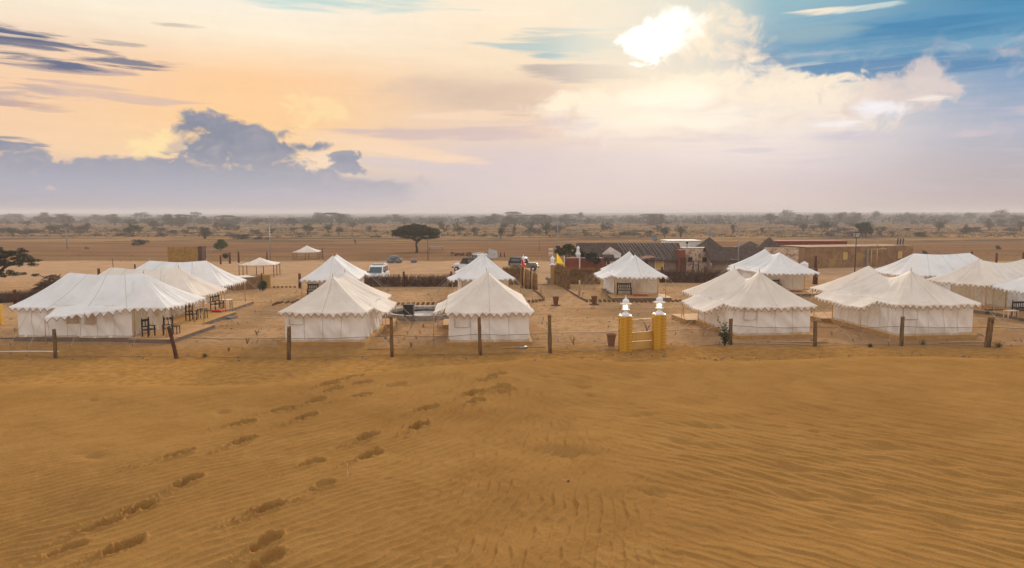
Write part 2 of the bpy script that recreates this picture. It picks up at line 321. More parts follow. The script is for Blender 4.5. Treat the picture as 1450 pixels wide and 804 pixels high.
# ------------------------------------------------------------------ mesh builder
class MB:
    def __init__(s): s.v = []; s.f = []; s.mi = []; s.sm = []
    def add(s, vs, fs, mi=0, smooth=False):
        o = len(s.v); s.v += [tuple(v) for v in vs]
        for f in fs: s.f.append(tuple(i+o for i in f)); s.mi.append(mi); s.sm.append(smooth)
    def box(s, c, d, rz=0, mi=0, taper=1.0, skew=(0,0), M=None):
        vs = []
        for z in (-.5, .5):
            k = taper if z > 0 else 1
            for x, y in ((-.5,-.5),(.5,-.5),(.5,.5),(-.5,.5)):
                X = x*d[0]*k+(skew[0] if z > 0 else 0); Y = y*d[1]*k+(skew[1] if z > 0 else 0)
                vs.append((c[0]+X*math.cos(rz)-Y*math.sin(rz), c[1]+X*math.sin(rz)+Y*math.cos(rz), c[2]+z*d[2]))
        s.add(vs, [(3,2,1,0),(4,5,6,7),(0,1,5,4),(1,2,6,5),(2,3,7,6),(3,0,4,7)], mi)
    def tube(s, pts, r, n=6, mi=0, cap=True, smooth=True):
        pts = [Vector(p) for p in pts]; rr = r if isinstance(r, (list, tuple)) else [r]*len(pts)
        o = []
        for i, p in enumerate(pts):
            d = (pts[min(i+1, len(pts)-1)]-pts[max(i-1, 0)]).normalized()
            a = d.orthogonal().normalized() if abs(d.z) < .9 else Vector((1,0,0)).cross(d).normalized(); b = d.cross(a)
            o += [p+(a*math.cos(t)+b*math.sin(t))*rr[i] for t in (2*math.pi*k/n for k in range(n))]
        fs = [(i*n+k, i*n+(k+1)%n, (i+1)*n+(k+1)%n, (i+1)*n+k) for i in range(len(pts)-1) for k in range(n)]
        if cap: fs += [tuple(range(n))[::-1], tuple((len(pts)-1)*n+k for k in range(n))]
        s.add(o, fs, mi, smooth)
    def lathe(s, prof, c=(0,0,0), n=12, mi=0, smooth=True, sq=False):
        o = []
        for r, z in prof:
            for k in range(n):
                a = 2*math.pi*(k+.5*sq)/n; o.append((c[0]+r*math.cos(a), c[1]+r*math.sin(a), c[2]+z))
        fs = [(i*n+k, i*n+(k+1)%n, (i+1)*n+(k+1)%n, (i+1)*n+k) for i in range(len(prof)-1) for k in range(n)]
        fs += [tuple(range(n))[::-1], tuple((len(prof)-1)*n+k for k in range(n))]
        s.add(o, fs, mi, smooth)
    def grid(s, fn, nu, nv, mi=0, smooth=True):
        vs = [fn(i/nu, j/nv) for j in range(nv+1) for i in range(nu+1)]
        fs = [(j*(nu+1)+i, j*(nu+1)+i+1, (j+1)*(nu+1)+i+1, (j+1)*(nu+1)+i) for j in range(nv) for i in range(nu)]
        s.add(vs, fs, mi, smooth)
    def prism(s, poly, y0, y1, mi=0, axis='y'):
        n = len(poly); f = (lambda a, b, t: (a, t, b)) if axis == 'y' else ((lambda a, b, t: (t, a, b)) if axis == 'x' else (lambda a, b, t: (a, b, t)))
        vs = [f(a, b, y0) for a, b in poly]+[f(a, b, y1) for a, b in poly]
        s.add(vs, [tuple(range(n))[::-1], tuple(range(n, 2*n))]+[(i, (i+1) % n, n+(i+1) % n, n+i) for i in range(n)], mi)
    def mesh(s, name, mats, merge=False):
        me = bpy.data.meshes.new(name); me.from_pydata(s.v, [], s.f)
        for m in (mats if isinstance(mats, (list, tuple)) else [mats]): me.materials.append(m)
        me.polygons.foreach_set('material_index', s.mi); me.polygons.foreach_set('use_smooth', s.sm)
        if merge:
            bm = bmesh.new(); bm.from_mesh(me); bmesh.ops.remove_doubles(bm, verts=bm.verts, dist=.002); bm.to_mesh(me); bm.free()
        me.update(); return me
    def build(s, name, mats, parent=None, loc=None, rz=0, merge=False, stuff=False):
        o = bpy.data.objects.new(name, s.mesh(name, mats, merge)); COL.objects.link(o)
        if parent: o.parent = parent
        if loc is not None: o.location = loc
        if rz: o.rotation_euler = (0, 0, rz)
        if stuff: o['kind'] = 'stuff'
        return o
def tag(o, label, cat, group=None, kind=None):
    o['label'] = label
    if cat: o['category'] = cat
    if group: o['group'] = group
    if kind: o['kind'] = kind
    return o
def thing(name, label, cat, loc=(0,0,0), rz=0, group=None):
    o = bpy.data.objects.new(name, None); COL.objects.link(o); o.location = loc; o.rotation_euler = (0,0,rz); o.empty_display_size = .3
    return tag(o, label, cat, group)
def copy_tree(o, parent=None, loc=None, rz=None, label=None, scale=None):
    c = o.copy(); COL.objects.link(c)
    if parent: c.parent = parent
    if loc is not None: c.location = loc
    if rz is not None: c.rotation_euler = (0, 0, rz)
    if scale: c.scale = scale
    if label: c['label'] = label
    for ch in list(o.children): copy_tree(ch, c)
    return c
rng = random.Random(7)
nz = lambda x, y, z=0: noise.noise(Vector((x, y, z)))

# ------------------------------------------------------------------ ground: dune and plain, one sheet to the horizon
def dune_np(x, y):
    """flat dune top under the camera, breaking at a soft crest a dozen metres out, then the hidden slip face down to the plain"""
    top = 5.36+.021*np.clip(x, -40, 40)+.03*np.sin(x*.45+1)+.05*np.sin(y*.5+.6)*np.clip(y/10, 0, 1)
    yc = 12.6+.5*np.sin(x*.28+.5)+.25*np.sin(x*.8+2)
    t = np.clip((y-yc+1.2)/12.0, 0, 1); k = np.where(t < .12, t*t/.12*.5, t-.06)/.94
    fall = np.clip(k, 0, 1); fall = fall-.5*np.maximum(0, fall-.85)**2/.15
    return top*(1-np.clip(fall/.925, 0, 1))
def hit(px, py):
    d = ray(px, py); t = 3.0
    while t < 60:
        z = H+d[2]*t
        if z <= float(dune_np(np.array(d[0]*t), np.array(d[1]*t))): break
        t += .02
    return d[0]*t, d[1]*t
def vnoise(x, y, seed):                # smooth value noise, vectorised
    xi = np.floor(x).astype(np.int64); yi = np.floor(y).astype(np.int64); fx = x-xi; fy = y-yi
    fx = fx*fx*(3-2*fx); fy = fy*fy*(3-2*fy)
    def h(a, b):
        n = (a*374761393+b*668265263+seed*1274126177) & 0x7fffffff
        n = ((n ^ (n >> 13))*1274126177) & 0x7fffffff
        return ((n ^ (n >> 16)) & 0xffff)/65535.0
    return (h(xi, yi)*(1-fx)+h(xi+1, yi)*fx)*(1-fy)+(h(xi, yi+1)*(1-fx)+h(xi+1, yi+1)*fx)*fy
def fbm(x, y, seed, o=4):
    s = 0; a = .5
    for i in range(o): s = s+a*vnoise(x*2**i, y*2**i, seed+i); a *= .5
    return s
STEPS = [  # px, py of the footprints' centres, heading in the picture as a world angle, strength
 (173,770,50,1),(195,718,35,1),(252,646,20,1),(265,683,60,1),(345,625,50,1),(343,598,15,1),(433,590,35,1),(398,578,10,.6),(445,568,30,.9),(465,545,30,.7),
 (378,722,35,.9),(376,770,60,.8),(440,655,40,.6),(455,690,60,.5),(520,617,35,.8),(524,642,40,.9),(593,602,50,1),(605,578,10,.7),(510,561,5,.8),(480,540,10,.7),
 (670,556,25,.9),(672,568,30,.9),(708,548,5,.8),(600,510,10,1),(552,516,5,.9),(545,524,20,.8),(500,534,0,.7),(140,741,35,.6),(92,775,35,.6),(704,531,0,.7),
 (470,553,30,.6),(690,538,10,.5),(716,552,15,.5),(512,543,5,.6),(486,525,5,.6),(560,545,8,.4),(378,794,60,.7)]
DENTS = [(828,548,.6),(835,560,.6),(918,588,.8),(900,590,.6),(804,641,1.5),(990,604,.8),(1018,606,.7),(965,628,.8),(1010,634,.8),(1126,664,.9),(1212,703,1.0),(1250,633,.9),(1130,700,.9),
 (1330,655,.6),(1350,668,.5),(1350,738,1.1),(1175,735,.5),(1440,684,.8),(130,645,.9),(315,582,.7),(130,568,.5),(568,546,.6),(1176,518,.6),(1090,586,.5),(1158,612,.5),(895,572,.4),(1108,660,.6),(770,534,.5),(785,531,.5),(1205,745,.8),(930,700,.8)]
def build_ground():
    cr = [-180]+list(np.linspace(-170, -46, 24))
    A = np.concatenate([cr, np.linspace(-42, 42, 1080), -np.array(cr[::-1])]); A = np.radians(A)
    rr = 1/np.linspace(1/4.1, 1/16.8, 470)
    Rr = np.concatenate([[.05, 1.5, 2.6, 3.4], rr, np.linspace(17.3, 33, 18), np.linspace(33.5, 110, 120), np.geomspace(113, 4100, 70)])
    a, r = np.meshgrid(A, Rr); X = r*np.sin(a); Y = r*np.cos(a)
    Z = dune_np(X, Y)
    dune = np.clip((17-r)/3, 0, 1); near_c = np.clip((300-r)/200, 0, 1)
    Z = Z + dune*(fbm(X*.5, Y*.5, 3)-.5)*.10
    # ripples: three trains of different heading that meet in forks
    ang = np.degrees(np.arctan2(X, np.maximum(Y, .1)))
    wob = (fbm(X*.5, Y*.5, 11)-.47)
    wx = X+.26*(fbm(X*1.4, Y*1.4, 21)-.47)+.07*(fbm(X*5, Y*5, 22)-.47); wy = Y+.26*(fbm(X*1.4, Y*1.4, 31)-.47)+.07*(fbm(X*5, Y*5, 32)-.47)
    def train(th, lam, sharp=1.5):
        ph = (wx*math.cos(R(th))+wy*math.sin(R(th)))*2*np.pi/lam
        q = .5+.5*np.sin(ph+.55*np.sin(ph)); return q**sharp-.4
    c = ang+wob*40
    wl = 1/(1+np.exp((c+11)/3)); wr = 1/(1+np.exp(-(c-10)/3)); wc = np.clip(1-wl-wr, 0, 1)
    def rip(k):
        return 1.35*wl*train(-47, .145*k, 2.0)+2.0*wc*train(-14, .135*k, 2.0)+wr*(.75*train(52, .15*k, 2.0)+.45*train(38, .19*k))
    patch = .45+1.2*fbm(X*.7+9, Y*.7, 41)**1.3
    f1 = np.clip((13-r)/5, .25, 1)
    Z = Z + dune*patch*(.0135*rip(.85)*f1 + .0075*rip(1.7))
    Z = Z + dune*(.030*(fbm(X*1.9, Y*1.9, 51)-.5)+.006*(fbm(X*14, Y*14, 52)-.5))
    # camp ground: trampled, small lumps
    Z = Z + np.clip((r-30)/6, 0, 1)*near_c*((fbm(X*.9, Y*.9, 61)-.5)*.05+(fbm(X*.12, Y*.12, 63)-.5)*.10)*np.clip((r-36)/4, 0, 1)
    # low bank at the dune's foot along the fence
    Z = Z + .10*np.exp(-((Y-40.6-.6*np.sin(X*.15))/.8)**2)*(.5+fbm(X*.6, Y*.6, 71))
    for px, py, hd, st in STEPS:
        fx, fy = hit(px, py); rad = math.hypot(fx, fy)
        j = np.where((Rr > rad-1.2) & (Rr < rad+1.2))[0]; aa = math.atan2(fx, fy); i = np.where(np.abs(A-aa) < .9/rad)[0]
        if len(j) == 0 or len(i) == 0: continue
        sl_ = (slice(j[0], j[-1]+1), slice(i[0], i[-1]+1)); x = X[sl_]-fx; y = Y[sl_]-fy
        h = R(90-(90-hd)*.6); u = x*math.cos(h)+y*math.sin(h); v = -x*math.sin(h)+y*math.cos(h)
        n1 = (fbm(X[sl_]*14, Y[sl_]*14, 81)-.5); n2 = (fbm(X[sl_]*40, Y[sl_]*40, 82)-.5)
        k = 1.08+.012*rad
        def lobe(uc, a_, b_):
            d = np.sqrt(((u-uc)/(a_*k))**2+(v/(b_*k))**2)+n1*.35; return d
        d = np.minimum(lobe(.065, .100, .074), lobe(-.085, .066, .060))
        dep = .085*st*(1/(1+np.exp((d-.95)*16)))*(1+.8*n2)-.016*st*np.exp(-(d/.5)**2)
        rim = .022*st*np.exp(-((d-1.22)/.2)**2)*(1+2.6*n2)
        crumb = .07*st*np.clip(n2*2.6-.05, 0, 1)*np.exp(-((u+.30*k)/.22)**2-(v/.1)**2)
        Z[sl_] += -dep+rim+crumb
    for px, py, s in DENTS:
        fx, fy = hit(px, py); rad = math.hypot(fx, fy)
        q = ((X-fx+.6*(Y-fy))/(.15*s))**2+((Y-fy)/(.11*s))**2
        Z += np.where(q < 9, -.036*s*np.exp(-q)+.010*s*np.exp(-((Y-fy-.2*s)/(.11*s))**2-((X-fx)/(.2*s))**2), 0)
    # shallow wind pits round each tent's base read from the picture are left to the material; far relief:
    far = np.clip((r-350)/500, 0, 1)
    Z = Z + far*((fbm(X*.004, Y*.004, 91)-.5)*7 + np.clip(X/900, -.3, 1.2)*2.2*np.clip((r-500)/600, 0, 1))
    hl = np.clip((r-1900)/1500, 0, 1); hl = hl*hl*(3-2*hl)
    Z = Z + hl*(4.5+7.0*fbm(X*.0016+5, Y*.0016, 95)+np.clip(X/1500, -.5, 1)*2.0)
    nr, nc = X.shape
    P = np.stack([X, Y, Z], -1).reshape(-1, 3)
    I = np.arange((nr-1)*(nc-1)); jr = I//(nc-1); jc = I % (nc-1); q0 = jr*nc+jc
    F = np.stack([q0, q0+nc, q0+nc+1, q0+1], -1)
    me = bpy.data.meshes.new('desert_ground'); me.vertices.add(len(P)); me.vertices.foreach_set('co', P.ravel())
    me.loops.add(F.size); me.loops.foreach_set('vertex_index', F.ravel().astype(np.int32))
    me.polygons.add(len(F)); me.polygons.foreach_set('loop_start', np.arange(0, F.size, 4, dtype=np.int32))
    me.polygons.foreach_set('use_smooth', np.ones(len(F), dtype=bool)); me.update(); me.validate()
    o = bpy.data.objects.new('desert_ground', me); COL.objects.link(o); o['kind'] = 'structure'
    o['label'] = 'rippled dune sand falling to the flat desert plain'
    # material
    m = bpy.data.materials.new('desert_sand'); m.use_nodes = True; nt = m.node_tree; nt.nodes.clear(); q = NT(nt)
    out = q.n('ShaderNodeOutputMaterial'); b = q.n('ShaderNodeBsdfPrincipled'); geo = q.n('ShaderNodeNewGeometry'); pos = geo.outputs['Position']
    px_, py_, pz_ = q.xyz(pos)
    nA = q.noise(pos, .05, 5, .6); nB = q.noise(pos, .35, 5, .6); nC = q.noise(pos, 2.2, 6, .65); nD = q.noise(pos, 60, 3, .6)
    yw = q.m('ADD', py_, q.m('MULTIPLY', q.m('SUBTRACT', nB, .5), 5.0))
    yw2 = q.m('ADD', py_, q.m('MULTIPLY', q.m('SUBTRACT', nA, .5), 26.0))
    c = lambda *v: (*v, 1)
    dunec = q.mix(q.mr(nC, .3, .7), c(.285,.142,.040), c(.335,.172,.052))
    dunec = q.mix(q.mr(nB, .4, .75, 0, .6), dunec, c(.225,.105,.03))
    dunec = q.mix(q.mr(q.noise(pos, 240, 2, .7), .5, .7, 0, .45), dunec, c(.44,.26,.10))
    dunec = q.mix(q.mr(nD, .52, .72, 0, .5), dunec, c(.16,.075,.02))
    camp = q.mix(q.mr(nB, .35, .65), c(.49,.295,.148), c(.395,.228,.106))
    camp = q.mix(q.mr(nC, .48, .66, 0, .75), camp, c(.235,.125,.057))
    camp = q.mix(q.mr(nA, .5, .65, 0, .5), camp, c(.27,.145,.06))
    trk = q.noise(q.comb(q.m('MULTIPLY', px_, .10), q.m('MULTIPLY', py_, .85), 0.0), 1.3, 6, .65, .8)
    camp = q.mix(q.mr(trk, .53, .64, 0, .55), camp, c(.29,.155,.068))
    camp = q.mix(q.mr(q.noise(pos, 9, 4, .6), .6, .7, 0, .5), camp, c(.20,.11,.055))
    # churned zone between dune foot and fence
    foot = q.mix(q.mr(nC, .35, .65), c(.40,.205,.055), c(.29,.14,.038))
    road = q.mix(q.mr(nB, .35, .7), c(.46,.285,.16), c(.39,.23,.125))
    stv = q.comb(q.m('MULTIPLY', px_, .06), q.m('MULTIPLY', py_, .5), 0.0)
    tracks = q.noise(stv, 1.5, 4, .6)
    road = q.mix(q.mr(tracks, .5, .7, 0, .5), road, c(.34,.19,.095))
    fld_n = q.noise(q.comb(q.m('MULTIPLY', px_, .02), q.m('MULTIPLY', py_, .12), 0.0), 1.6, 6, .65)
    field = q.mix(q.mr(fld_n, .38, .62), c(.17,.085,.042), c(.25,.135,.065))
    field = q.mix(q.mr(nC, .55, .75, 0, .6), field, c(.075,.04,.024))
    scr_n = q.noise(q.comb(q.m('MULTIPLY', px_, .012), q.m('MULTIPLY', py_, .035), 0.0), 1.7, 6, .7)
    scrub = q.mix(q.mr(scr_n, .42, .58), c(.32,.18,.08), c(.11,.072,.04))
    scrub = q.mix(q.mr(nB, .5, .68, 0, .6), scrub, c(.09,.055,.027))
    far_c = q.mix(q.mr(scr_n, .4, .6), c(.12,.09,.055), c(.05,.046,.03))
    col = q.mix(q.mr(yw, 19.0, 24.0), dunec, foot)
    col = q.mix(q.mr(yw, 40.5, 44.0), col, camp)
    # shade among the front tents on the right, painted as darker sand
    rt = q.m('MULTIPLY', q.mr(px_, 18.0, 24.0), q.m('SUBTRACT', 1.0, q.mr(py_, 50.0, 62.0)))
    col = q.mix(q.m('MULTIPLY', q.m('MULTIPLY', rt, q.mr(nB, .35, .6)), q.m('MULTIPLY', q.mr(py_, 40.0, 42.0), .6)), col, c(.30,.16,.065))
    col = q.mix(q.mr(yw, 82.0, 87.0), col, road)
    # rough yellowish verge, then ploughed field, then scrub
    verge = q.mix(q.mr(nC, .4, .6), c(.29,.165,.07), c(.16,.09,.042))
    col = q.mix(q.mr(yw2, 116.0, 121.0), col, verge)
    col = q.mix(q.mr(yw2, 127.0, 134.0), col, field)
    col = q.mix(q.mr(yw2, 190.0, 206.0), col, scrub)
    col = q.mix(q.mr(yw2, 420.0, 700.0), col, far_c)
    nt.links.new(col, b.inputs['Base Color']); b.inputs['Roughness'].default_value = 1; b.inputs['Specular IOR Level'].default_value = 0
    bn = q.n('ShaderNodeBump'); bn.inputs['Strength'].default_value = .8; bn.inputs['Distance'].default_value = 1
    lump = q.m('MULTIPLY', q.noise(pos, 7, 5, .65), q.mr(py_, 36, 40, .010, .17))
    grain = q.m('ADD', q.m('MULTIPLY', q.noise(pos, 130, 3, .7), .005), q.m('MULTIPLY', q.noise(pos, 22, 4, .6), .010))
    nt.links.new(q.m('ADD', lump, grain), bn.inputs['Height']); nt.links.new(bn.outputs[0], b.inputs['Normal'])
    nt.links.new(b.outputs[0], out.inputs[0]); me.materials.append(m)
build_ground()

# ------------------------------------------------------------------ tents
def lerp(a, b, t): return a+(b-a)*t
def vlerp(a, b, t): return tuple(lerp(x, y, t) for x, y in zip(a, b))
def valance(mb, pts, out, seed, pitch=.46, drop=.05, tooth=.29):
    """pointed valance hung from the polyline pts; out(point) gives the outward normal"""
    r = random.Random(seed); L = [0]
    for a, b in zip(pts, pts[1:]): L.append(L[-1]+(Vector(b)-Vector(a)).length)
    n = max(2, round(L[-1]/pitch))
    def at(s):
        s = min(max(s, 0), L[-1]-1e-6)
        for i in range(len(L)-1):
            if s <= L[i+1]: return Vector(pts[i]).lerp(Vector(pts[i+1]), (s-L[i])/max(1e-9, L[i+1]-L[i]))
    for k in range(n):
        s0, s1 = L[-1]*k/n, L[-1]*(k+1)/n; a = at(s0); b = at(s1); mid = at((s0+s1)/2)
        o = Vector(out)*(.03+.05*r.random()); sw = (b-a).normalized()*r.uniform(-.06, .06)
        a2 = a-Vector((0,0,drop))+o*.5; b2 = b-Vector((0,0,drop))+o*.5; tip = mid-Vector((0,0,drop+tooth*r.uniform(.85,1.15)))+o*r.uniform(.5,2)+sw
        l1 = a2.lerp(tip, .5)+Vector((0,0,.012)); l2 = b2.lerp(tip, .5)+Vector((0,0,.012))
        mb.add([a, b, b2, l2, tip, l1, a2], [(0,1,2,6),(6,2,3,5),(5,3,4)], 0)
        e = Vector(out)*.006; th = Vector((0,0,.045))
        mb.add([a2+e, l1+e, tip+e, l2+e, b2+e, a2+e+th*.6, l1+e+th*1.3, tip+e+th*1.6, l2+e+th*1.3, b2+e+th*.6], [(0,1,6,5),(1,2,7,6),(2,3,8,7),(3,4,9,8)], 1)
def make_tent(name_label, cx, cy, rot, L, W, c1, c2, pz, pz2, ez, porch, wing, roofm, seed, open_end=True, rsag=.15, flap=(), ropes=(), post_off=None, deckw=.5):
    r = random.Random(seed)
    t = thing('canvas_tent', name_label, 'tent', (cx, cy, 0), R(rot), 'white canvas camp tents')
    a, b = L/2, W/2; ph = [r.uniform(0, 6.28) for _ in range(12)]
    # roof
    mb = MB(); nfold = 7
    def patch(T0, T1, E0, E1, sagE, nu):
        def fn(u, s):
            top = vlerp(T0, T1, u); ev = vlerp(E0, E1, u)
            x, y, z = vlerp(top, ev, s)
            edge = 4*u*(1-u)
            z -= rsag*math.sin(math.pi*u)**1.3*(1-s)*(1 if T0 != T1 else 0)
            z -= .24*4*s*(1-s)*.6+sagE*edge*s
            k = min(1, edge*3)*math.sin(math.pi*min(1, s*1.15))**.8 if s < .87 else 0
            z += k*(.035*math.sin(u*nfold*6.28+ph[0])+.028*math.sin(u*15*6.28+ph[1]+s*2)+.05*nz(u*7+ph[2], s*2.2, ph[4])+.03*nz(u*19+ph[2], s*3, ph[5]))
            z += .03*s*math.sin(u*6.28*3+ph[3])*min(1, edge*4)
            return (x, y, z)
        mb.grid(fn, nu, 12); return fn
    P1 = (c1, 0, pz); P2 = (c2, 0, pz2)
    c = {(-1,-1): (-a,-b,ez), (1,-1): (a,-b,ez), (1,1): (a,b,ez), (-1,1): (-a,b,ez)}
    fs = patch(P1, P2, c[-1,-1], c[1,-1], .07, 40)
    fn_ = patch(P2, P1, c[1,1], c[-1,1], .07, 40)
    fe = patch(P2, P2, c[1,-1], c[1,1], .06, 26)
    fb = patch(P1, P1, c[-1,1], c[-1,-1], .06, 26)
    ro = mb.build('roof', roofm, t, merge=True)
    # finials poke through at the two peaks
    for x, z in ((c1, pz), (c2, pz2)): fm = MB(); fm.tube([(x,0,z-.1),(x,0,z+.22)], [.035,.012], 5); fm.build('finial', M_BAMBOO, ro)
    # piping over the hips and the ridge
    sm = MB()
    for f, us in ((fs, (.25,.5,.75)), (fn_, (.25,.5,.75)), (fe, (.5,)), (fb, (.5,))):
        for u in us:
            pts = [Vector(f(u, s/12)) for s in range(13)]
            side = (Vector(f(min(1,u+.02), .9))-Vector(f(u, .9))).normalized()*.016
            for p, q in zip(pts, pts[1:]):
                up_ = Vector((0,0,.008)); sm.add([p-side+up_, p+side+up_, q+side+up_, q-side+up_], [(0,1,2,3)], 0, True)
    sm.build('seam', mat('canvas_seam_pale', (.60,.54,.48), rough=.9), ro, stuff=True)
    # wing awning on one long side
    sgn = 0
    wings = MB(); vw = MB()
    if wing:
        sgn, x0, x1, e0, e1 = wing
        f = fs if sgn < 0 else fn_
        def ev(x):
            u = (x+a)/(2*a); u = u if sgn < 0 else 1-u; return f(u, 1.0)
        wa = MB()
        def wf(u, s):
            x = lerp(x0, x1, u); e = lerp(e0, e1, u); p = ev(x)
            q = (x, p[1], p[2]+.05)
            z = q[2]-.42*e*s-.05*math.sin(math.pi*s)-.07*math.sin(math.pi*u)*s+.02*math.sin(u*25+ph[4])*s
            return (x+(.15 if x1 > x0 else -.15)*0, q[1]+sgn*e*s, z)
        wa.grid(wf, 24, 5); aw = wa.build('awning', roofm, t)
        valance(vw, [wf(k/24, 1) for k in range(25)], (0, sgn, 0), seed+5)
        if e0 > .3: valance(vw, [wf(0, s/4) for s in range(5)], (-1 if x0 < x1 else 1, 0, 0), seed+6, pitch=.36)
        if e1 > .3: valance(vw, [wf(1, s/4) for s in range(5)], (1 if x0 < x1 else -1, 0, 0), seed+7, pitch=.36)
        vw.build('valance', [roofm, M_TRIM], aw)
        lo, hi = min(x0, x1), max(x0, x1)
    # valance round the eaves (left out where the awning runs on)
    va = MB()
    for f, o, s_ in ((fs, (0,-1,0), -1), (fn_, (0,1,0), 1), (fe, (1,0,0), 0), (fb, (-1,0,0), 0)):
        pts = [f(k/40, 1) for k in range(41)]
        if s_ and s_ == sgn:
            seg = []
            for p in pts:
                if lo-.05 < p[0] < hi+.05:
                    if len(seg) > 1: valance(va, seg, o, seed+int(abs(seg[0][0]*10)))
                    seg = []
                else: seg.append(p)
            if len(seg) > 1: valance(va, seg, o, seed+3)
        else: valance(va, pts, o, seed+len(va.v) % 97)
    va.build('valance', [roofm, M_TRIM], t)
    # walls
    pl = .24; bx0, bx1 = -a+.28, a-porch; by = b-.3; top = ez-.02
    def wall(p0, p1, m, nm='wall', hi=None, foldk=1.0):
        d = Vector((p1[0]-p0[0], p1[1]-p0[1], 0)); n = Vector((d.y, -d.x, 0)).normalized(); ln = d.length; s1 = r.uniform(0, 50)
        w_ = MB()
        def f(u, v):
            hh = max(hi(u), top-.12) if hi else top; z = lerp(pl-.02, hh+.12, v); x = p0[0]+d.x*u; y = p0[1]+d.y*u
            k = min(1, u*8, (1-u)*8)
            q = .17*nz((u*ln+z*.9)*1.1+s1, (u*ln-z)*.28, s1)+.09*nz((u*ln+z*.7)*2.6+s1, (u*ln-z)*.5, s1+4)+.05*math.sin(math.pi*v)*nz(u*ln*.8, s1, 3)
            q = (q*foldk+.06*(1-v))*k
            return (x+n.x*q, y+n.y*q, z)
        w_.grid(f, max(10, int(ln*9)), 16); o = w_.build(nm, m, t)
        # vertical seams
        s_ = MB(); ns = max(1, round(ln/1.1))
        for k in range(1, ns):
            u = k/ns+r.uniform(-.02,.02); pp = [Vector(f(u, v/16))+n*.008 for v in range(17)]; e = d.normalized()*.011
            for p, q in zip(pp, pp[1:]): s_.add([p-e, p+e, q+e, q-e], [(0,1,2,3)], 0, True)
        if s_.v: s_.build('seam', M_SEAM, o, stuff=True)
        hm = MB(); K = 24; hp = [Vector(f(k/K, 0))+n*.012 for k in range(K+1)]; hq = [Vector(f(k/K, .07+.03*nz(k*.6, s1)))+n*.012 for k in range(K+1)]
        for k in range(K): hm.add([hp[k], hp[k+1], hq[k+1], hq[k]], [(0,1,2,3)], 0, True)
        hm.build('hem', M_HEM, o)
        return o, f, n, d, ln
    W1 = wall((bx0,-by), (bx1,-by), M_WALLC)
    W2 = wall((bx0,by), (bx0,-by), M_WALLC)
    W3 = wall((bx1,by), (bx0,by), M_WALLC)
    def under(u):
        y = abs(lerp(-by, by, u)); x = bx1
        zs = ez+(pz2-ez)*(1-y/b); zh = ez+(pz2-ez)*(a-x)/(a-c2) if x > c2 else pz2
        return min(zs, zh)-.34
    W4 = wall((bx1,-by), (bx1,by), M_INNER if open_end else M_WALLC, hi=under)
    # doorway curtain on the porch side
    cu = MB(); cu.grid(lambda u, v: (bx1+.05+.035*math.sin(u*22), lerp(-.62,.62,u), lerp(pl,pl+1.75,v)), 40, 3); cu.build('door_curtain', M_WALLC, t)
    for which, u0, u1, z0, z1 in flap:
        o, f, n, d, ln = {'s': W1, 'b': W2, 'n': W3}[which]
        v0 = (z0-pl)/(top+.12-pl); v1 = (z1-pl)/(top+.12-pl); fm = MB()
        fm.grid(lambda u, v: tuple(Vector(f(lerp(u0,u1,u), lerp(v0,v1,v)))+n*(.025+.03*math.sin(math.pi*u))), 8, 5)
        q = fm.build('window_flap', M_WALLC if which == 'b' else mat('window_flap_cloth', (.66,.54,.42), (.6,.48,.37), scale=2, transl=.2), t)
        ed = MB(); cs = [Vector(f(uu, vv))+n*.06 for uu, vv in ((u0,v0),(u1,v0),(u1,v1),(u0,v1),(u0,v0))]
        ed.tube(cs, .012, 4); ed.build('hem', M_SEAM, q)
    # porch poles
    po = [(a-.12, s*(b-.12)) for s in (-1, 1)]
    if porch > 2: po += [(bx1+.15, s*(by-.02)) for s in (-1, 1)]
    for x, y in po:
        m_ = MB(); m_.tube([(x, y, pl), (x+r.uniform(-.03,.03), y, ez+.0)], .035, 7); m_.build('pole', M_BAMBOO, t)
    if wing:
        for x, e in ((x0, e0), (x1, e1)):
            if e > .5:
                m_ = MB(); m_.tube([(x, sgn*(b+e-.02), 0), (x, sgn*(b+e-.05), ez-.42*e)], .024, 6); m_.build('pole', M_BAMBOO, t)
    # guy ropes with stakes
    for sx in (-1, 1):
        for sy in (-1, 1):
            for k in range(2):
                p = Vector((sx*(a-(0 if k else 1.4)), sy*b, ez-.02)); q = Vector((p.x+sx*(1.5 if k else .2), sy*(b+1.6+.3*r.random()), .04))
                if wing and sy == sgn and k == 0 and lo < p.x < hi: continue
                m_ = MB(); m_.tube([p, p.lerp(q, .5)-Vector((0,0,.04)), q], .013, 4, cap=False); o = m_.build('guy_rope', M_ROPE, t)
                k_ = MB(); k_.tube([q+Vector((0,0,-.1)), q+Vector((-.05*sx,-.08*sy,.16))], .025, 5); k_.build('stake', M_WOOD, o)
    if wing:
        for x, e in ((x0, e0), ((x0+x1)/2, (e0+e1)/2), (x1, e1)):
            if e < .4: continue
            p = Vector((x, sgn*(b+e), ez-.42*e)); q = Vector((x+.2, sgn*(b+e+1.9), .04))
            m_ = MB(); m_.tube([p, q], .013, 4, cap=False); o = m_.build('guy_rope', M_ROPE, t)
            k_ = MB(); k_.tube([q+Vector((0,0,-.1)), q+Vector((0,-.08*sgn,.16))], .025, 5); k_.build('stake', M_WOOD, o)
    return t
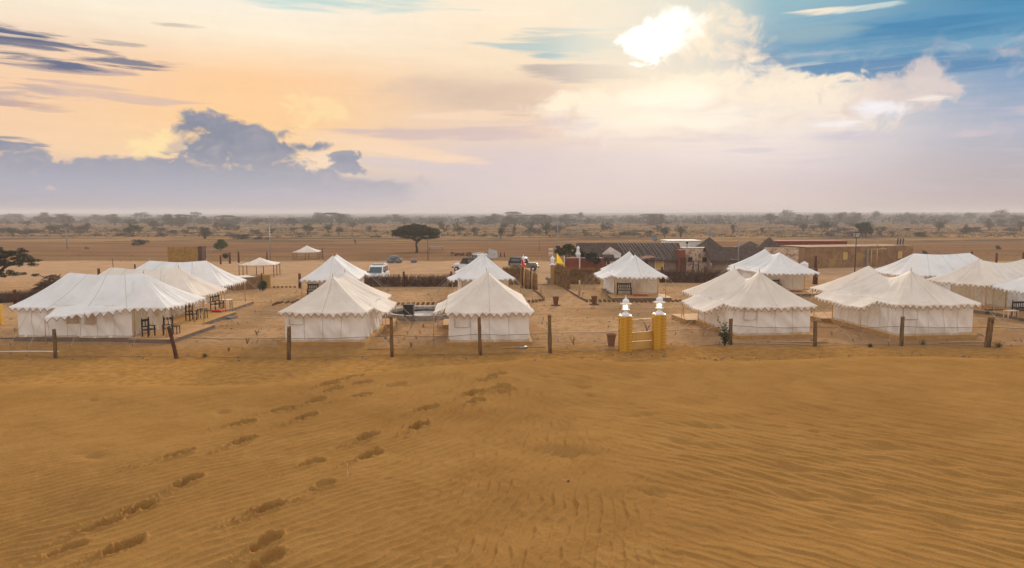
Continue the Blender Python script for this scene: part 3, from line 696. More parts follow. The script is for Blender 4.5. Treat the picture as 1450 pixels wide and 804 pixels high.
def platform(label, cx, cy, rot, L, W, porch, dw, edge=M_CONC, top=M_DECK, slab=None):
    """masonry plinth under a tent: body plinth, wider porch deck, step"""
    t = thing('tent_platform', label, 'platform', (cx, cy, 0), R(rot), 'low masonry platforms under the tents')
    a, b = L/2, W/2
    m = MB(); m.box((-porch/2+.1, 0, .1), (L-porch+.1, W-.15, .26)); m.build('plinth', edge, t)
    m = MB(); m.box((a-porch/2+.28, 0, .1), (porch+.4, W+2*dw, .25)); m.build('porch_base', edge, t)
    m = MB(); m.box((a-porch/2+.28, 0, .245), (porch+.46, W+2*dw+.06, .045)); m.build('deck_slab', top, t)
    if slab: m = MB(); m.box((a+.9, slab, .06), (.5, 1.1, .13)); m.build('step', M_CONC, t)
    return t

TENTS = [
 # label, cx, cy, rot, L, W, c1, c2, pz1, pz2, ez, porch, wing, roof, flaps, deck width
 ('nearest white long tent at the left edge, two window flaps under its drooping awning', -26.35, 46.2, -2, 10.0, 5.2, -2.8, 2.2, 4.12, 4.1, 2.2, 2.4, (-1, -2.0, 2.4, 1.1, .05), M_WHITE, (('s',.45,.55,1.15,1.75),('s',.60,.69,1.1,1.75)), .3),
 ('cream stained long tent behind the nearest left tent, on an ochre-edged deck', -27.5, 52.4, -1, 10.2, 5.5, -2.4, 2.7, 4.0, 4.0, 2.15, 3.0, None, M_CREAM, (), .4),
 ('bright white long tent, farthest of the three at the left, red cloth on its porch', -28.4, 59.3, 0, 10.0, 5.3, -2.1, 2.7, 4.05, 4.05, 2.2, 3.0, None, M_WHITE, (), .3),
 ('cream tent with its closed back to the fence, left of the round stone-edged pit', -11.45, 46.7, 90, 9.0, 5.3, -1.8, 1.5, 4.0, 4.0, 2.1, 2.4, (-1, -2.2, 2.4, .8, .7), M_CREAM, (('b',.06,.24,1.3,2.0),), .3),
 ('cream tent with its closed back to the fence, right of the round stone-edged pit', -1.65, 46.7, 94, 9.0, 5.4, -1.6, 1.5, 4.2, 4.1, 2.1, 2.4, (1, -2.3, 2.4, .8, .7), M_CREAM, (('b',.06,.24,1.15,2.0),), .3),
 ('bright white tent rising behind the cream tent, just left of the parked white van', -17.3, 68.9, -83, 8.6, 5.3, -1.6, 1.7, 3.95, 4.0, 1.98, 2.4, (1, -3.6, -1.6, .5, .3), M_WHITE, (), .3),
 ('bright white tent before the parked white cars, half hidden by a cream tent', -2.75, 68.2, -82, 8.2, 5.0, -1.0, .6, 4.15, 4.12, 2.1, 2.2, (-1, -2.0, 2.0, .9, .7), M_WHITE, (), .3),
 ('bright white tent right of the entrance lane, black bench and red mat on its porch', 11.9, 69.8, -89, 9.4, 4.85, -1.6, 1.4, 4.2, 4.02, 2.2, 2.6, (-1, -3.4, 2.2, .9, .9), M_WHITE, (), .3),
 ('cream tent right of the yellow gate with a leafy shrub at its front corner', 16.3, 49.3, 98, 9.4, 5.4, -2.1, 1.6, 4.12, 4.08, 2.12, 2.6, (1, -2.6, 2.2, 1.35, 1.0), M_CREAM, (('b',.05,.22,1.25,2.0),), .6),
 ('bright white tent in front of the brown stone building and the red wall', 27.0, 73.3, -87, 9.8, 5.5, -1.8, 1.9, 4.25, 4.08, 2.25, 2.6, (-1, -4.0, -1.8, .5, .6), M_WHITE, (), .3),
 ('largest cream tent with its closed back to the fence, right of the leafy-shrub tent', 26.6, 49.7, 97, 10.4, 5.7, -2.3, 2.3, 4.16, 4.17, 2.28, 2.8, (1, -3.0, 3.0, 1.1, .9), M_CREAM, (('b',.04,.22,1.3,2.05),), .6),
 ('bright white long tent, farthest at the right, rising behind the two cream ridges', 42.3, 69.5, 181, 11.0, 5.6, -2.8, 2.8, 4.12, 4.08, 2.2, 3.0, None, M_WHITE, (), .3),
 ('cream long tent between the farthest white tent and the tent cut by the right edge', 42.3, 60.8, 202, 11.5, 5.4, -3.4, 3.0, 4.1, 4.08, 2.3, 3.0, None, M_CREAM, (), .3),
 ('white tent cut off by the right edge, bench and pale stool on its deck', 43.9, 53.9, 180, 10.8, 5.0, -2.4, 2.4, 4.1, 4.1, 2.2, 3.0, None, M_WHITE, (), .3),
]
PL_LABEL = ['grey plinth with sandstone porch deck under the nearest left tent', 'ochre-edged deck under the cream tent at the left, a grey step beside it', 'orange sandstone deck under the farthest of the three left tents',
 'thin sandstone base under the cream tent left of the round pit', 'thin sandstone base under the cream tent right of the round pit', 'porch deck under the white tent left of the parked van',
 'porch deck under the white tent before the parked white cars', 'grey-brown deck under the white tent right of the entrance lane', 'low ochre-edged base under the cream tent next to the leafy shrub',
 'brown deck under the white tent before the stone building', 'ochre-edged base under the largest cream tent', 'deck under the farthest white tent at the right', 'dark-edged deck under the cream long tent at the right', 'wide brown deck with a pale stool on it at the right edge']
for i, (lab, cx, cy, rot, L, W, c1, c2, p1, p2, ez, porch, wing, rm, fl, dw) in enumerate(TENTS):
    make_tent(lab, cx, cy, rot, L, W, c1, c2, p1, p2, ez, porch, wing, rm, 100+i*13, flap=fl, rsag={3: .25, 4: .25, 8: .62, 10: .66, 12: .35, 5: .2, 7: .35, 9: .4}.get(i, .14))
    platform(PL_LABEL[i], cx, cy, rot, L, W, porch, dw, edge=[M_CONC, M_CONC, M_CONC, M_DECKEDGE, M_DECKEDGE, M_CONC, M_CONC, M_CONC, M_DECKEDGE, M_CONC, M_DECKEDGE, M_CONC, M_CONC, M_CONC][i],
             top=[M_DECK, M_DECKEDGE, M_DECK][i] if i < 3 else M_DECK, slab={1: 1.3}.get(i))

# ------------------------------------------------------------------ porch furniture
def bench(label, loc, rz, wid=1.3, group=None, name='wooden_bench', cat='bench'):
    t = thing(name, label, cat, loc, rz, group)
    m = MB(); m.box((0,0,.44), (wid,.48,.06)); m.build('seat', M_BLACK, t)
    m = MB(); m.box((0,.24,1.02), (wid,.05,.14)); m.box((0,.24,.62), (wid,.04,.06)); b = m.build('backrest', M_BLACK, t)
    n = max(3, int(wid/.16))
    for k in range(n):
        m = MB(); m.box((-wid/2+.08+(wid-.16)*k/(n-1), .24, .81), (.05,.03,.34)); m.build('slat', M_BLACK, b)
    for sx in (-1, 1):
        for y, h in ((-.2,.62),(.24,1.1)):
            m = MB(); m.box((sx*(wid/2-.03), y, h/2), (.06,.06,h)); m.build('leg', M_BLACK, t)
        m = MB(); m.box((sx*(wid/2-.03), .0, .66), (.07,.52,.05)); m.build('armrest', M_BLACK, t)
        m = MB(); m.lathe([(.03,0),(.045,.05),(.02,.1)], (sx*(wid/2-.03), .24, 1.1), 6); m.build('finial', M_BLACK, t)
    return t
def table(label, loc, rz, top=M_BLACK, leg=M_BLACK, sx=.6, sy=.5, h=.5, name='low_table', cat='table'):
    t = thing(name, label, cat, loc, rz)
    m = MB(); m.box((0,0,h), (sx,sy,.045)); m.build('table_top' if cat == 'table' else 'seat', top, t)
    for x in (-1,1):
        for y in (-1,1):
            m = MB(); m.box((x*(sx/2-.05), y*(sy/2-.05), h/2), (.045,.045,h), skew=(0,0)); m.build('leg', leg, t)
    return t
dz = .27
def AT(px, y): return Vector(((px-725)/1000*(y*math.cos(PITCH)+(H-dz)*math.sin(PITCH)), y, dz))
p = G(211, 476, dz); bench('carved black wooden chair standing at the front of the nearest left porch', p, R(75), .62, name='wooden_chair', cat='chair')
p = G(224, 477, dz); bench('black wooden chair turned sideways in the nearest left porch', p+Vector((.25,.8,0)), R(20), .6, name='wooden_chair', cat='chair')
table('small dark side table by the front pole of the nearest left porch', G(243, 474, dz)+Vector((0,.4,0)), 0)
bench('black chair under the cream left tent near the corner of its side curtain', G(266, 455, dz)+Vector((0,.6,0)), R(60), .62, name='wooden_chair', cat='chair')
table('thin-legged dark table on the ochre-edged deck', G(283, 452, dz)+Vector((0,.5,0)), 0, h=.7)
bench('black wooden bench on the porch of the farthest left tent above a red cloth', G(306, 438, dz)+Vector((0,.3,0)), R(75), 1.1)
table('pale-topped table in the porch of the farthest left tent', G(317, 437, dz)+Vector((.2,0,0)), 0, top=M_LAMPW, h=.75, sx=.9)
m = MB(); m.box((0,0,.05), (.9,.5,.10)); tag(m.build('red_cushion', M_REDF, loc=G(309,441,.29)), 'red folded cloth lying under the bench of the farthest left tent', 'cloth')
bench('black wooden bench on the porch beside the entrance lane, its spindles against pale canvas', AT(884, 67.0), 0, 1.35)
bench('black wooden bench on the porch of the white tent left of the parked van', AT(443, 66.2), R(5), 1.0)
m = MB(); m.box((0,0,.02), (1.3,.8,.03)); tag(m.build('doormat', M_REDF, loc=AT(907, 66.2)+Vector((0,0,.03))), 'red doormat on the deck of the tent beside the entrance lane', 'doormat')
m = MB(); m.box((0,0,.02), (2.2,.7,.03)); tag(m.build('doormat', mat('faded_red_mat', (.30,.06,.04), scale=3), loc=AT(1118, 69.9)+Vector((0,0,.03))), 'faded red doormat before the tent by the stone building', 'doormat')
bench('black wooden bench against the canvas of the tent by the stone building', AT(1098, 70.4), R(5), 1.0)
bench('black wooden bench at the very right edge of the picture, on the brown deck', G(1449, 449, dz)+Vector((.3,.6,0)), R(10), 1.3)
t = table('pale plastic stool standing alone on the brown deck at the right edge', G(1431, 449, dz), R(8), top=mat('pale_plastic', (.72,.55,.42), rough=.5), leg=mat('pale_plastic', (.72,.55,.42)), sx=.9, sy=.5, h=.5, name='plastic_stool', cat='stool')
bench('black wooden bench deep in the porch of the cream long tent at the right', G(1374, 428, dz)+Vector((1.2,1.6,0)), R(-65), 1.4)

# ------------------------------------------------------------------ front fence with posts and chain link
FP = [(79,507,467,0,.20,M_WOOD),(250,507,466,-.16,.22,M_REDWOOD),(409,509,463,.03,.22,M_WOOD),(555,505,449,0,.20,M_WOOD),(680,503,450,-.02,.20,M_WOOD),(779,500,447,-.02,.22,M_WOOD),(877,497,449,0,.06,M_REDWOOD)]
FP2 = [(941,496,450,0,.06,M_REDWOOD),(1034,488,452,0,.24,M_WOOD),(1154,491,455,-.02,.22,M_WOOD),(1276,489,449,.0,.24,M_WOOD),(1398,491,450,.06,.34,M_WOOD),(1520,492,452,0,.24,M_WOOD)]
def chain_fence(label, posts, start=None):
    t = thing('chain_link_fence', label, 'fence', (0,0,0))
    pts = [G(a, b) for a, b, *_ in posts]
    for (px, pb, pt, lean, wd, mt), P in zip(posts, pts):
        h = ZX(px, pt, P.y).z; m = MB(); r = random.Random(int(px)); n = 9
        ring = []
        for k in range(9):
            z = -.3+(h+.3)*k/8; w_ = wd/2*(1.08-.02*k)
            ring.append((z, [(w_*(1+.14*r.uniform(-1,1))*math.cos(6.283*i/n)+lean*z*1.2, w_*(1+.14*r.uniform(-1,1))*math.sin(6.283*i/n)) for i in range(n)]))
        vs = [(x, y, z+(.05*math.sin(i*1.7) if z > h-.1 else 0)) for z, rr_ in ring for i, (x, y) in enumerate(rr_)]
        fsx = [(k*n+i, k*n+(i+1) % n, (k+1)*n+(i+1) % n, (k+1)*n+i) for k in range(8) for i in range(n)]+[tuple(8*n+i for i in range(n))]
        m.add(vs, fsx); m.build('post', mt, t, loc=P)
    pl = ([start] if start else [])+pts
    wires = MB(); lk = MB(); r = random.Random(5)
    for P, Q in zip(pl, pl[1:]):
        d = Q-P; ln = d.length; d2 = d.normalized(); nrm = Vector((0,-.11,0))
        for z, rad in ((1.22,.016),(.10,.010)):
            pp = [P+d*(k/10)+nrm+Vector((0,0,z-.08*math.sin(math.pi*k/10)*(z > 1)+.02*r.uniform(-1,1))) for k in range(11)]
            m = MB(); m.tube(pp, rad, 4, cap=False); m.build('wire', M_DROPE, t)
        s = 0; st = .105; hh = 1.16
        while s < ln-.01:
            for sg in (1, -1):
                a = s; b = s+sg*hh; z0, z1 = .04, .04+hh
                if b > ln: z1 = z0+(ln-a); b = ln
                if b < 0: z1 = z0+a; b = 0
                if abs(b-a) < .02: continue
                sagf = lambda q: -.07*math.sin(math.pi*min(1,max(0,q/ln)))
                A_ = P+d2*a+nrm+Vector((0,0,z0)); B_ = P+d2*b+nrm+Vector((0,0,z1+sagf(b)))
                lk.tube([A_, B_], .0050, 3, cap=False, smooth=False)
            s += st
    lk.build('chain_link', mat('rusty_mesh_wire', (.36,.25,.15), (.26,.17,.10), rough=.8), t, stuff=True)
chain_fence('sagging chain-link fence on rough wooden posts, running from the left edge to the yellow gate', FP, G(-90, 507))
chain_fence('chain-link fence on rough wooden posts, running from the yellow gate to the right edge', FP2)
# dark stone-fill leaning slabs beside two right posts
# ------------------------------------------------------------------ yellow gate
def pillar(label, P, w_, h):
    t = thing('gate_pillar', label, 'pillar', P, R(2)); r = random.Random(int(P.x*10)); n = 11; ch = h/n
    m = MB(); m.box((0,0,h/2-.1), (w_-.02,w_-.02,h+.15)); m.build('core', M_YPIL, t)
    for k in range(n):
        m = MB(); m.box((r.uniform(-.008,.008),r.uniform(-.008,.008),0), (w_,w_,ch-.009)); m.build('brick', M_YPIL, t, loc=(0,0,ch*(k+.5)))
    return t
def lantern(label, loc, s=1.0, lit=True):
    t = thing('lantern', label, 'lantern', loc, 0)
    t.scale = (s, s, s)
    m = MB(); m.box((0,0,.03), (.62,.62,.06)); m.lathe([(.30,.06),(.25,.10),(.15,.18),(.10,.24),(.10,.30),(.22,.34),(.24,.38)], n=16); m.build('base', M_LAMPW, t)
    for k in range(6):
        a = math.pi*k/3+.2; m = MB(); m.box((.19*math.cos(a), .19*math.sin(a), .52), (.035,.035,.30), rz=a); m.build('column', M_LAMPW, t)
    m = MB(); m.lathe([(.22,.66),(.34,.68),(.35,.71),(.20,.75),(.17,.78),(.20,.84),(.19,.90),(.12,.97),(.045,1.02),(.05,1.05),(.02,1.09),(.035,1.12),(.008,1.22)], n=16); m.build('dome', M_LAMPW, t)
    m = MB(); m.lathe([(.03,.36),(.07,.42),(.11,.50),(.11,.56),(.07,.63),(.02,.66)], n=10); m.build('bulb', M_BULB if lit else M_LAMPW, t)
    return t
PA = G(885, 497); PB = G(932.5, 495)
pillar('left yellow painted brick pillar of the small gate', PA, .70, 2.08); pillar('right yellow painted brick pillar of the small gate', PB, .70, 2.1)
lantern('lit white lantern with a domed cap on the left yellow pillar', PA+Vector((0,0,2.08))); lantern('lit white lantern with a domed cap on the right yellow pillar', PB+Vector((0,0,2.1)), 1.03)
def gate():
    a = PA+Vector((.36,.02,0)); b = PB-Vector((.36,-.02,0)); w_ = (b-a).length
    t = thing('yard_gate', 'low mustard sheet gate with a wire upper half between the yellow pillars', 'gate', a, math.atan2(b.y-a.y, b.x-a.x))
    for z0, z1 in ((.04,.562),(.572,1.07)):
        m = MB(); m.box((w_/2,0,(z0+z1)/2), (w_-.03,.03,z1-z0)); m.build('panel', M_YGATE, t)
    m = MB()
    for z in (.03,1.085,1.86): m.box((w_/2,-.01,z), (w_-.02,.035,.025))
    for x in (.015, w_-.015): m.box((x,-.01,.95), (.025,.035,1.84))
    m.build('frame', M_YGATE, t)
    m = MB(); s = 0
    while s < w_:
        for sg in (1,-1):
            e = s+sg*.78; z1 = .78
            if e > w_: z1 = w_-s; e = w_
            if e < 0: z1 = s; e = 0
            if z1 > .02: m.tube([(s,0,1.08),(e,0,1.08+z1)], .003, 3, cap=False)
        s += .09
    m.build('wire_mesh', M_STEEL, t, stuff=True)
    m = MB(); m.box((w_-.2,-.03,1.12), (.26,.03,.03)); m.build('latch', M_DROPE, t)
gate()

# ------------------------------------------------------------------ planters, pit, drum
def planter(label, loc, s=1.0):
    t = thing('clay_planter', label, 'planter', loc, 0, 'brown clay planters on the sand'); t.scale = (s,s,s)
    m = MB(); m.lathe([(.22,0),(.24,.25),(.32,.8),(.36,.86),(.37,.92),(.30,.92),(.26,.75)], n=14); m.build('pot', M_TERRA, t)
    m = MB(); m.lathe([(.50,0),(.52,.06),(.25,.09)], n=14); m.build('foot', M_TERRA, t)
planter('clay planter in the entrance lane, left of the two by the brick borders', G(787,432), .82); planter('clay planter in the entrance lane, at the corner of the right brick border', G(841.5,431), .82)
planter('clay planter in the mesh fence shade left of the yellow gate', G(865.5,491), .86)
def fire_pit():
    P = G(601, 446); t = thing('round_sitting_pit', 'round pale-paved sitting place with a grey stone curb between the two front tents', 'sitting place', P)
    Rr = 3.0
    m = MB(); m.lathe([(.01,.10),(Rr-.25,.10)], n=48); m.build('paving', M_PAVE, t)
    for k in range(26):
        a0 = 2*math.pi*k/26; m = MB(); n = 4; vs = []
        for i in range(n+1):
            a = a0+2*math.pi/26*.96*i/n
            for rr_, z in ((Rr-.35,.05),(Rr-.35,.34),(Rr+.1,.36),(Rr-.02,-.05)): vs.append((rr_*math.cos(a), rr_*math.sin(a), z+.01*(k % 3)))
        fsx = [(4*i+j, 4*i+(j+1) % 4, 4*i+4+(j+1) % 4, 4*i+4+j) for i in range(n) for j in range(4)]+[(3,2,1,0),(4*n,4*n+1,4*n+2,4*n+3)]
        m.add(vs, fsx); m.build('curb_stone', M_ROCKC, t)
    m = MB(); m.lathe([(.01,.13),(1.25,.13),(1.27,.16),(1.33,.16),(1.35,.12)], n=40); m.build('inner_ring', M_ROCKC, t)
fire_pit()
t = thing('fire_drum', 'black square iron fire drum on short legs by the curb of the round pit', 'fire drum', G(578.5, 450, .34)+Vector((0,.2,0)))
m = MB(); m.box((0,0,.62), (.74,.6,.72)); m.build('drum', mat('burnt_iron', (.03,.02,.018), (.055,.035,.028), scale=5, rough=.6), t)
for z in (.28,.97): m = MB(); m.box((0,0,z), (.80,.66,.05)); m.build('band', M_BLACK, t)
for k in range(7): m = MB(); m.box((-.30+.1*k,-.31,.62), (.02,.03,.6)); m.build('rib', M_BLACK, t)
for x in (-.3,.3):
    for y in (-.22,.22): m = MB(); m.box((x,y,.13), (.05,.05,.28)); m.build('leg', M_BLACK, t)

# brick borders
def border(label, pts, rows=1, gap=.34, tight=False, mt=None):
    m = MB(); r = random.Random(len(pts))
    P = [G(*p) for p in pts]
    for row in range(rows):
        for a, b in zip(P, P[1:]):
            d = b-a; n = max(1, int(d.length/gap))
            for k in range(n):
                q = a+d*((k+.5)/n)+Vector((0,row*.62,0)); m.box((q.x+r.uniform(-.02,.02), q.y+r.uniform(-.03,.03), .07), (gap*(.95 if tight else .55),.13,.16), rz=math.atan2(d.y,d.x)+r.uniform(-.15,.15))
    o = m.build('brick_border', mt or M_TERRA); tag(o, label, 'border', kind='stuff'); return o
border('double dotted row of half-buried bricks edging the lane left of the entrance', [(552,432),(700,430),(752,428),(772,425)], 2, .42)
border('double dotted row of half-buried bricks edging the lane right of the entrance', [(828,427),(905,428),(975,427)], 2, .40)
border('dotted row of bricks between the two left front tents', [(386,433),(392,430),(418,429)], 2, .40)
border('curved line of bricks along the right side of the entrance lane', [(801,410),(812,416),(820,421),(830,426)], 1, .3, True)
border('curved line of bricks along the left side of the entrance lane', [(755,410),(764,417),(771,423)], 1, .3, True)
border('row of bricks by the ground at the far right tents', [(1128,411),(1170,412),(1200,412)], 1, .4)
border('line of bricks beside the white tent at the centre left', [(385,407),(420,407)], 1, .4)

# ------------------------------------------------------------------ brush and reed fences
def brush(label, A, B, h, mt, n, post_every=5.5, thick=.35, name='brush_fence', lean=.35, posts=True, rails=True, arch=0, group=None):
    d = B-A; ln = d.length; t = thing(name, label, 'fence', A, math.atan2(d.y, d.x), group); m = MB(); r = random.Random(int(A.x*7)+n)
    for _ in range(n):
        x = r.uniform(0, ln); hh = h*r.uniform(.55,1.08)*(1+arch*math.sin(math.pi*x/ln)); y = r.uniform(-thick/2, thick/2); dx_ = r.uniform(-lean,lean)*hh; w_ = r.uniform(.012,.035)
        z0 = r.uniform(0,.4)*h*(r.random() < .4); m.tube([(x,y,z0),(x+dx_*.4,y+r.uniform(-.05,.05),(z0+hh)*.5),(x+dx_,y+r.uniform(-.08,.08),hh)], [w_,w_*.8,w_*.3], 3, cap=False)
    m.build('brushwood' if name == 'brush_fence' else 'reeds', mt, t, stuff=True)
    if rails:
        for z in (.3*h,.8*h): m = MB(); m.tube([(0,-thick/2-.02,z),(ln/2,-thick/2-.04,z-.05),(ln,-thick/2-.02,z)], .03, 5); m.build('rail', M_BARK if name == 'brush_fence' else M_REED, t)
    if posts:
        k = 0.2
        while k < ln: m = MB(); m.box((k,-thick/2-.1,h*.62), (.22,.2,h*1.24), taper=.9); m.build('post', M_REDWOOD, t); k += post_every
    return t
brush('dark brushwood fence with red posts between the white tents, the white van behind it', G(503,405.5), G(648,405.5), 1.35, M_TWIG, 1500, 5.2)
brush('tall reed fence left of the entrance, in front of the black jeep', G(712,403), G(741,403.5), 1.95, M_REED, 1500, posts=False, name='reed_fence', lean=.06, thick=.2)
brush('bulging reed screen leaning beside the entrance lane on its right', G(785,402), G(804.5,410), 2.1, M_REED, 1300, posts=False, name='reed_fence', lean=.14, arch=.15)
brush('straight reed fence right of the entrance, before the red-brown hut', G(803,402), G(850,402), 1.75, M_REED, 2200, posts=False, name='reed_fence', lean=.05, thick=.2)
brush('dark brushwood fence behind the bench tent, before the mud hut and the peeling wall', G(934,400), G(1050,400), 1.5, M_TWIG, 1600, 5.0)
brush('low brushwood hedge between the right-hand white tent and the bare field', G(1290,391), G(1330,389), .6, M_TWIG, 200, posts=False)
brush('tangled brushwood fence at the left edge behind the nearest tent', G(-30,430), G(80,424), 1.0, M_TWIG, 900, 4.0, lean=.9, thick=.9, posts=False)
m = MB(); r = random.Random(3)
for _ in range(1500):
    a = r.uniform(0,6.28); q = r.random()**.5; x = 2.0*q*math.cos(a); y = 1.3*q*math.sin(a); z = r.uniform(0,1)*1.9*(1-q*q)
    d = Vector((r.uniform(-1,1),r.uniform(-1,1),r.uniform(-.3,.3))).normalized()*r.uniform(.2,.5); m.tube([(x-d.x,y-d.y,z-d.z+.15),(x+d.x,y+d.y,z+d.z+.15)], r.uniform(.015,.04), 3, cap=False)
tag(m.build('brushwood_pile', M_TWIG, loc=G(76,418)), 'heap of dark thorny brushwood behind the left tent roof', 'brush pile', kind='stuff')
# stick bundle left of entrance
def sticks():
    A = G(739,408); t = thing('stake_fence', 'row of thick upright pale and dark stakes at the left side of the entrance', 'fence', A); r = random.Random(9)
    for k in range(11):
        x = k*.16-.05; y = -.16*k; h = 2.25-.045*k+r.uniform(-.12,.12)
        m = MB(); m.tube([(0,0,-.1),(r.uniform(-.04,.04),0,h*.5),(r.uniform(-.05,.05),0,h-.12),(0,0,h)], [.11,.10,.09,.04], 7); m.build('stake', [M_REED, M_REDWOOD, M_BAMBOO, M_WOOD, M_REED][k % 5], t, loc=(x,y,0))
sticks()
m = MB(); m.box((0,0,1.1), (.36,.35,2.2)); m.box((.3,.0,1.05), (.16,.3,2.0)); tag(m.build('entrance_post', mat('ochre_post', (.50,.30,.10), (.42,.24,.08), scale=3), loc=G(782,402.5)), 'square ochre post at the right side of the entrance, under a lantern', 'post')
lantern('unlit white lantern on the ochre entrance post beside a yellow flag', G(782,402.5)+Vector((0,0,2.2)), .95, False)
m = MB(); m.box((0,0,1.1), (.3,.3,2.2)); tag(m.build('entrance_post', MATS['ochre_post'], loc=G(741,402.5)+Vector((0,.4,0))), 'square post hidden among the stakes at the left side of the entrance', 'post')
lantern('unlit white lantern above the stakes, in front of the black jeep', G(741,402.5)+Vector((0,.4,2.2)), .95, False)
def flag(label, loc, mt, w_=.7, h=1.3):
    t = thing('flag', label, 'flag', loc); m = MB(); m.tube([(0,0,-1.6),(0,0,h)], .02, 5); m.build('pole', M_BAMBOO, t)
    m = MB(); m.grid(lambda u, v: (.02+u*w_*(1-.7*v), .08*math.sin(u*7+v*2), h*(1-.9*(1-v))-u*.45*(1)), 10, 8); m.build('cloth', mt, t)
flag('yellow pennant drooping beside the entrance lantern', G(785,402)+Vector((.25,0,2.3)), M_YELF, 1.0, 1.25)
flag('red pennant in front of the black jeep', G(737,403)+Vector((.1,-.1,2.2)), M_REDF, .6, .95)
m = MB(); m.box((0,0,.3), (.5,.4,.6)); m.box((-.3,0,.55), (.3,.35,.35)); tag(m.build('metal_box', M_STEEL, loc=G(778,401)), 'small grey metal box at the foot of the entrance post', 'box')
for px, lab in ((766, 'thin pale marker post left in the entrance lane'), (820.5, 'pale round marker post right of the entrance lane')):
    b = G(px, 418 if px > 800 else 416); m = MB(); m.tube([(0,0,-.1),(0,0,.9),(.0,0,1.45 if px > 800 else 1.2)], .09 if px > 800 else .05, 8); tag(m.build('marker_post', M_BAMBOO, loc=b), lab, 'post')
m = MB(); m.box((0,0,.03), (2.6,.5,.06)); tag(m.build('threshold_slab', M_CONC, loc=G(762,403)), 'grey threshold slab across the entrance lane', 'slab')
def multi_sign():
    P = G(781,398); t = thing('signboard', 'small board of pale stacked strips on a thin pole by the entrance', 'sign', P+Vector((0,2,0))); h0 = ZX(781,351,P.y+2).z
    m = MB(); m.tube([(0,0,0),(0,0,h0)], .03, 6); m.build('pole', M_STEEL, t)
    for k, c_ in enumerate(((.75,.6,.48),(.5,.33,.22),(.75,.62,.5),(.55,.36,.24))):
        m = MB(); m.box((0,-.05,h0-.12-.26*k), (.56,.03,.2)); m.build('board', mat('sign_strip%d' % (k % 2), c_, rough=.7), t)
multi_sign()

# ------------------------------------------------------------------ buildings
def brick_panel(mb, w_, h, bw, bh, seed, y=0, x0=0, depth=.05, holes=(), mi=0):
    r = random.Random(seed); row = 0; z = 0
    while z < h-.01:
        x = -(bw/2 if row % 2 else 0); hh = min(bh, h-z)
        while x < w_:
            xa, xb = max(0,x), min(w_, x+bw*.97)
            if xb-xa > .03 and not any(hx0 < (xa+xb)/2 < hx1 and hz0 < z+hh/2 < hz1 for hx0,hx1,hz0,hz1 in holes):
                j = r.uniform(-.012,.015); g = .012
                mb.box((x0+(xa+xb)/2, y-depth/2-j, z+hh/2), (xb-xa-g, depth, hh-g*1.2), mi=mi)
            x += bw
        z += bh; row += 1
def gable_roof(mb, L, W, z0, zr, over=.3, thick=.12):
    a = L/2+over; b = W/2+over; e = z0-over*(zr-z0)/(W/2)
    for s in (-1, 1):
        def f(u, v, s=s):
            return (lerp(-a,a,u), s*b*(1-v), lerp(e,zr,v)+.04*nz(u*L*.8, v*3, s)+.05*math.sin(u*math.pi*3)*.3)
        mb.grid(f, 24, 6)
        mb.grid(lambda u, v, s=s: (lerp(-a,a,u), s*b*(1-v), lerp(e,zr,v)-thick), 4, 2)
        mb.grid(lambda u, v, s=s: (lerp(-a,a,u), s*b, e-thick+v*(thick+.01)), 6, 1)
    for sx in (-1, 1):
        for s in (-1, 1): mb.add([(sx*a,s*b,e-thick),(sx*a,0,zr-thick),(sx*a,0,zr+.01),(sx*a,s*b,e+.01)], [(0,1,2,3)])
def window(parent, c, w_, h, mt, frame=M_WHW, y=-.02):
    o = MB(); o.box((c[0], c[1]+y, c[2]), (w_, .05, h)); a = o.build('window', mt, parent)
    f = MB()
    for dx_, dz_, sx, sz in ((0,h/2+.03,w_+.14,.07),(0,-h/2-.03,w_+.14,.07),(-w_/2-.03,0,.07,h),(w_/2+.03,0,.07,h)): f.box((c[0]+dx_, c[1]+y-.03, c[2]+dz_), (sx,.07,sz))
    f.build('frame', frame, a); return a
# ochre brick block at the left
def brick_block():
    A = G(238,374); w_ = G(299,372).x-A.x; D_ = 1.4; h = ZX(268,349.5,A.y).z
    t = thing('brick_water_tank', 'ochre brick block behind the white left tents, with a dark right side', 'tank', A)
    m = MB(); m.box((w_/2,D_/2+.03,h/2-.03), (w_-.02,D_,h-.06)); m.build('wall', M_OCHRED, t)
    m = MB(); brick_panel(m, w_-.65, h, .42, .2, 4, depth=.07); m.build('brickwork', M_OCHREB, t, stuff=True)
    m = MB(); m.box((w_-.3,D_/2+.02,h/2+.03), (.62,D_+.12,h+.08)); m.build('right_face', mat('dark_right_face', (.10,.045,.025), (.06,.03,.02), scale=2), t)  # covers the block's whole right side, darker than the brick
brick_block()
def low_ruin():
    A = G(330,411); B = G(372,408); d = B-A; t = thing('brick_kiln', 'low roofless brick enclosure with a pale top beside the round bush', 'enclosure', A, math.atan2(d.y,d.x))
    L_ = d.length
    m = MB(); m.box((L_/2,1.3,.6), (L_-.04,2.5,1.2)); m.build('wall', M_OCHRED, t)
    m = MB(); brick_panel(m, L_, 1.25, .34, .14, 8, depth=.06); m.build('brickwork', M_STONE, t, stuff=True)
    m = MB(); m.box((L_*.4,1.3,1.27), (L_*.75,2.4,.05)); m.build('top_slab', M_PAVE, t)
    m = MB(); m.box((L_+.45,.6,.7), (.9,1.1,1.4)); m.build('pier', M_OCHREB, t)
    m = MB(); m.tube([(L_-.2,-.3,0),(L_-.15,-.2,1.65)], .08, 6); m.build('post', M_REDWOOD, t)
low_ruin()
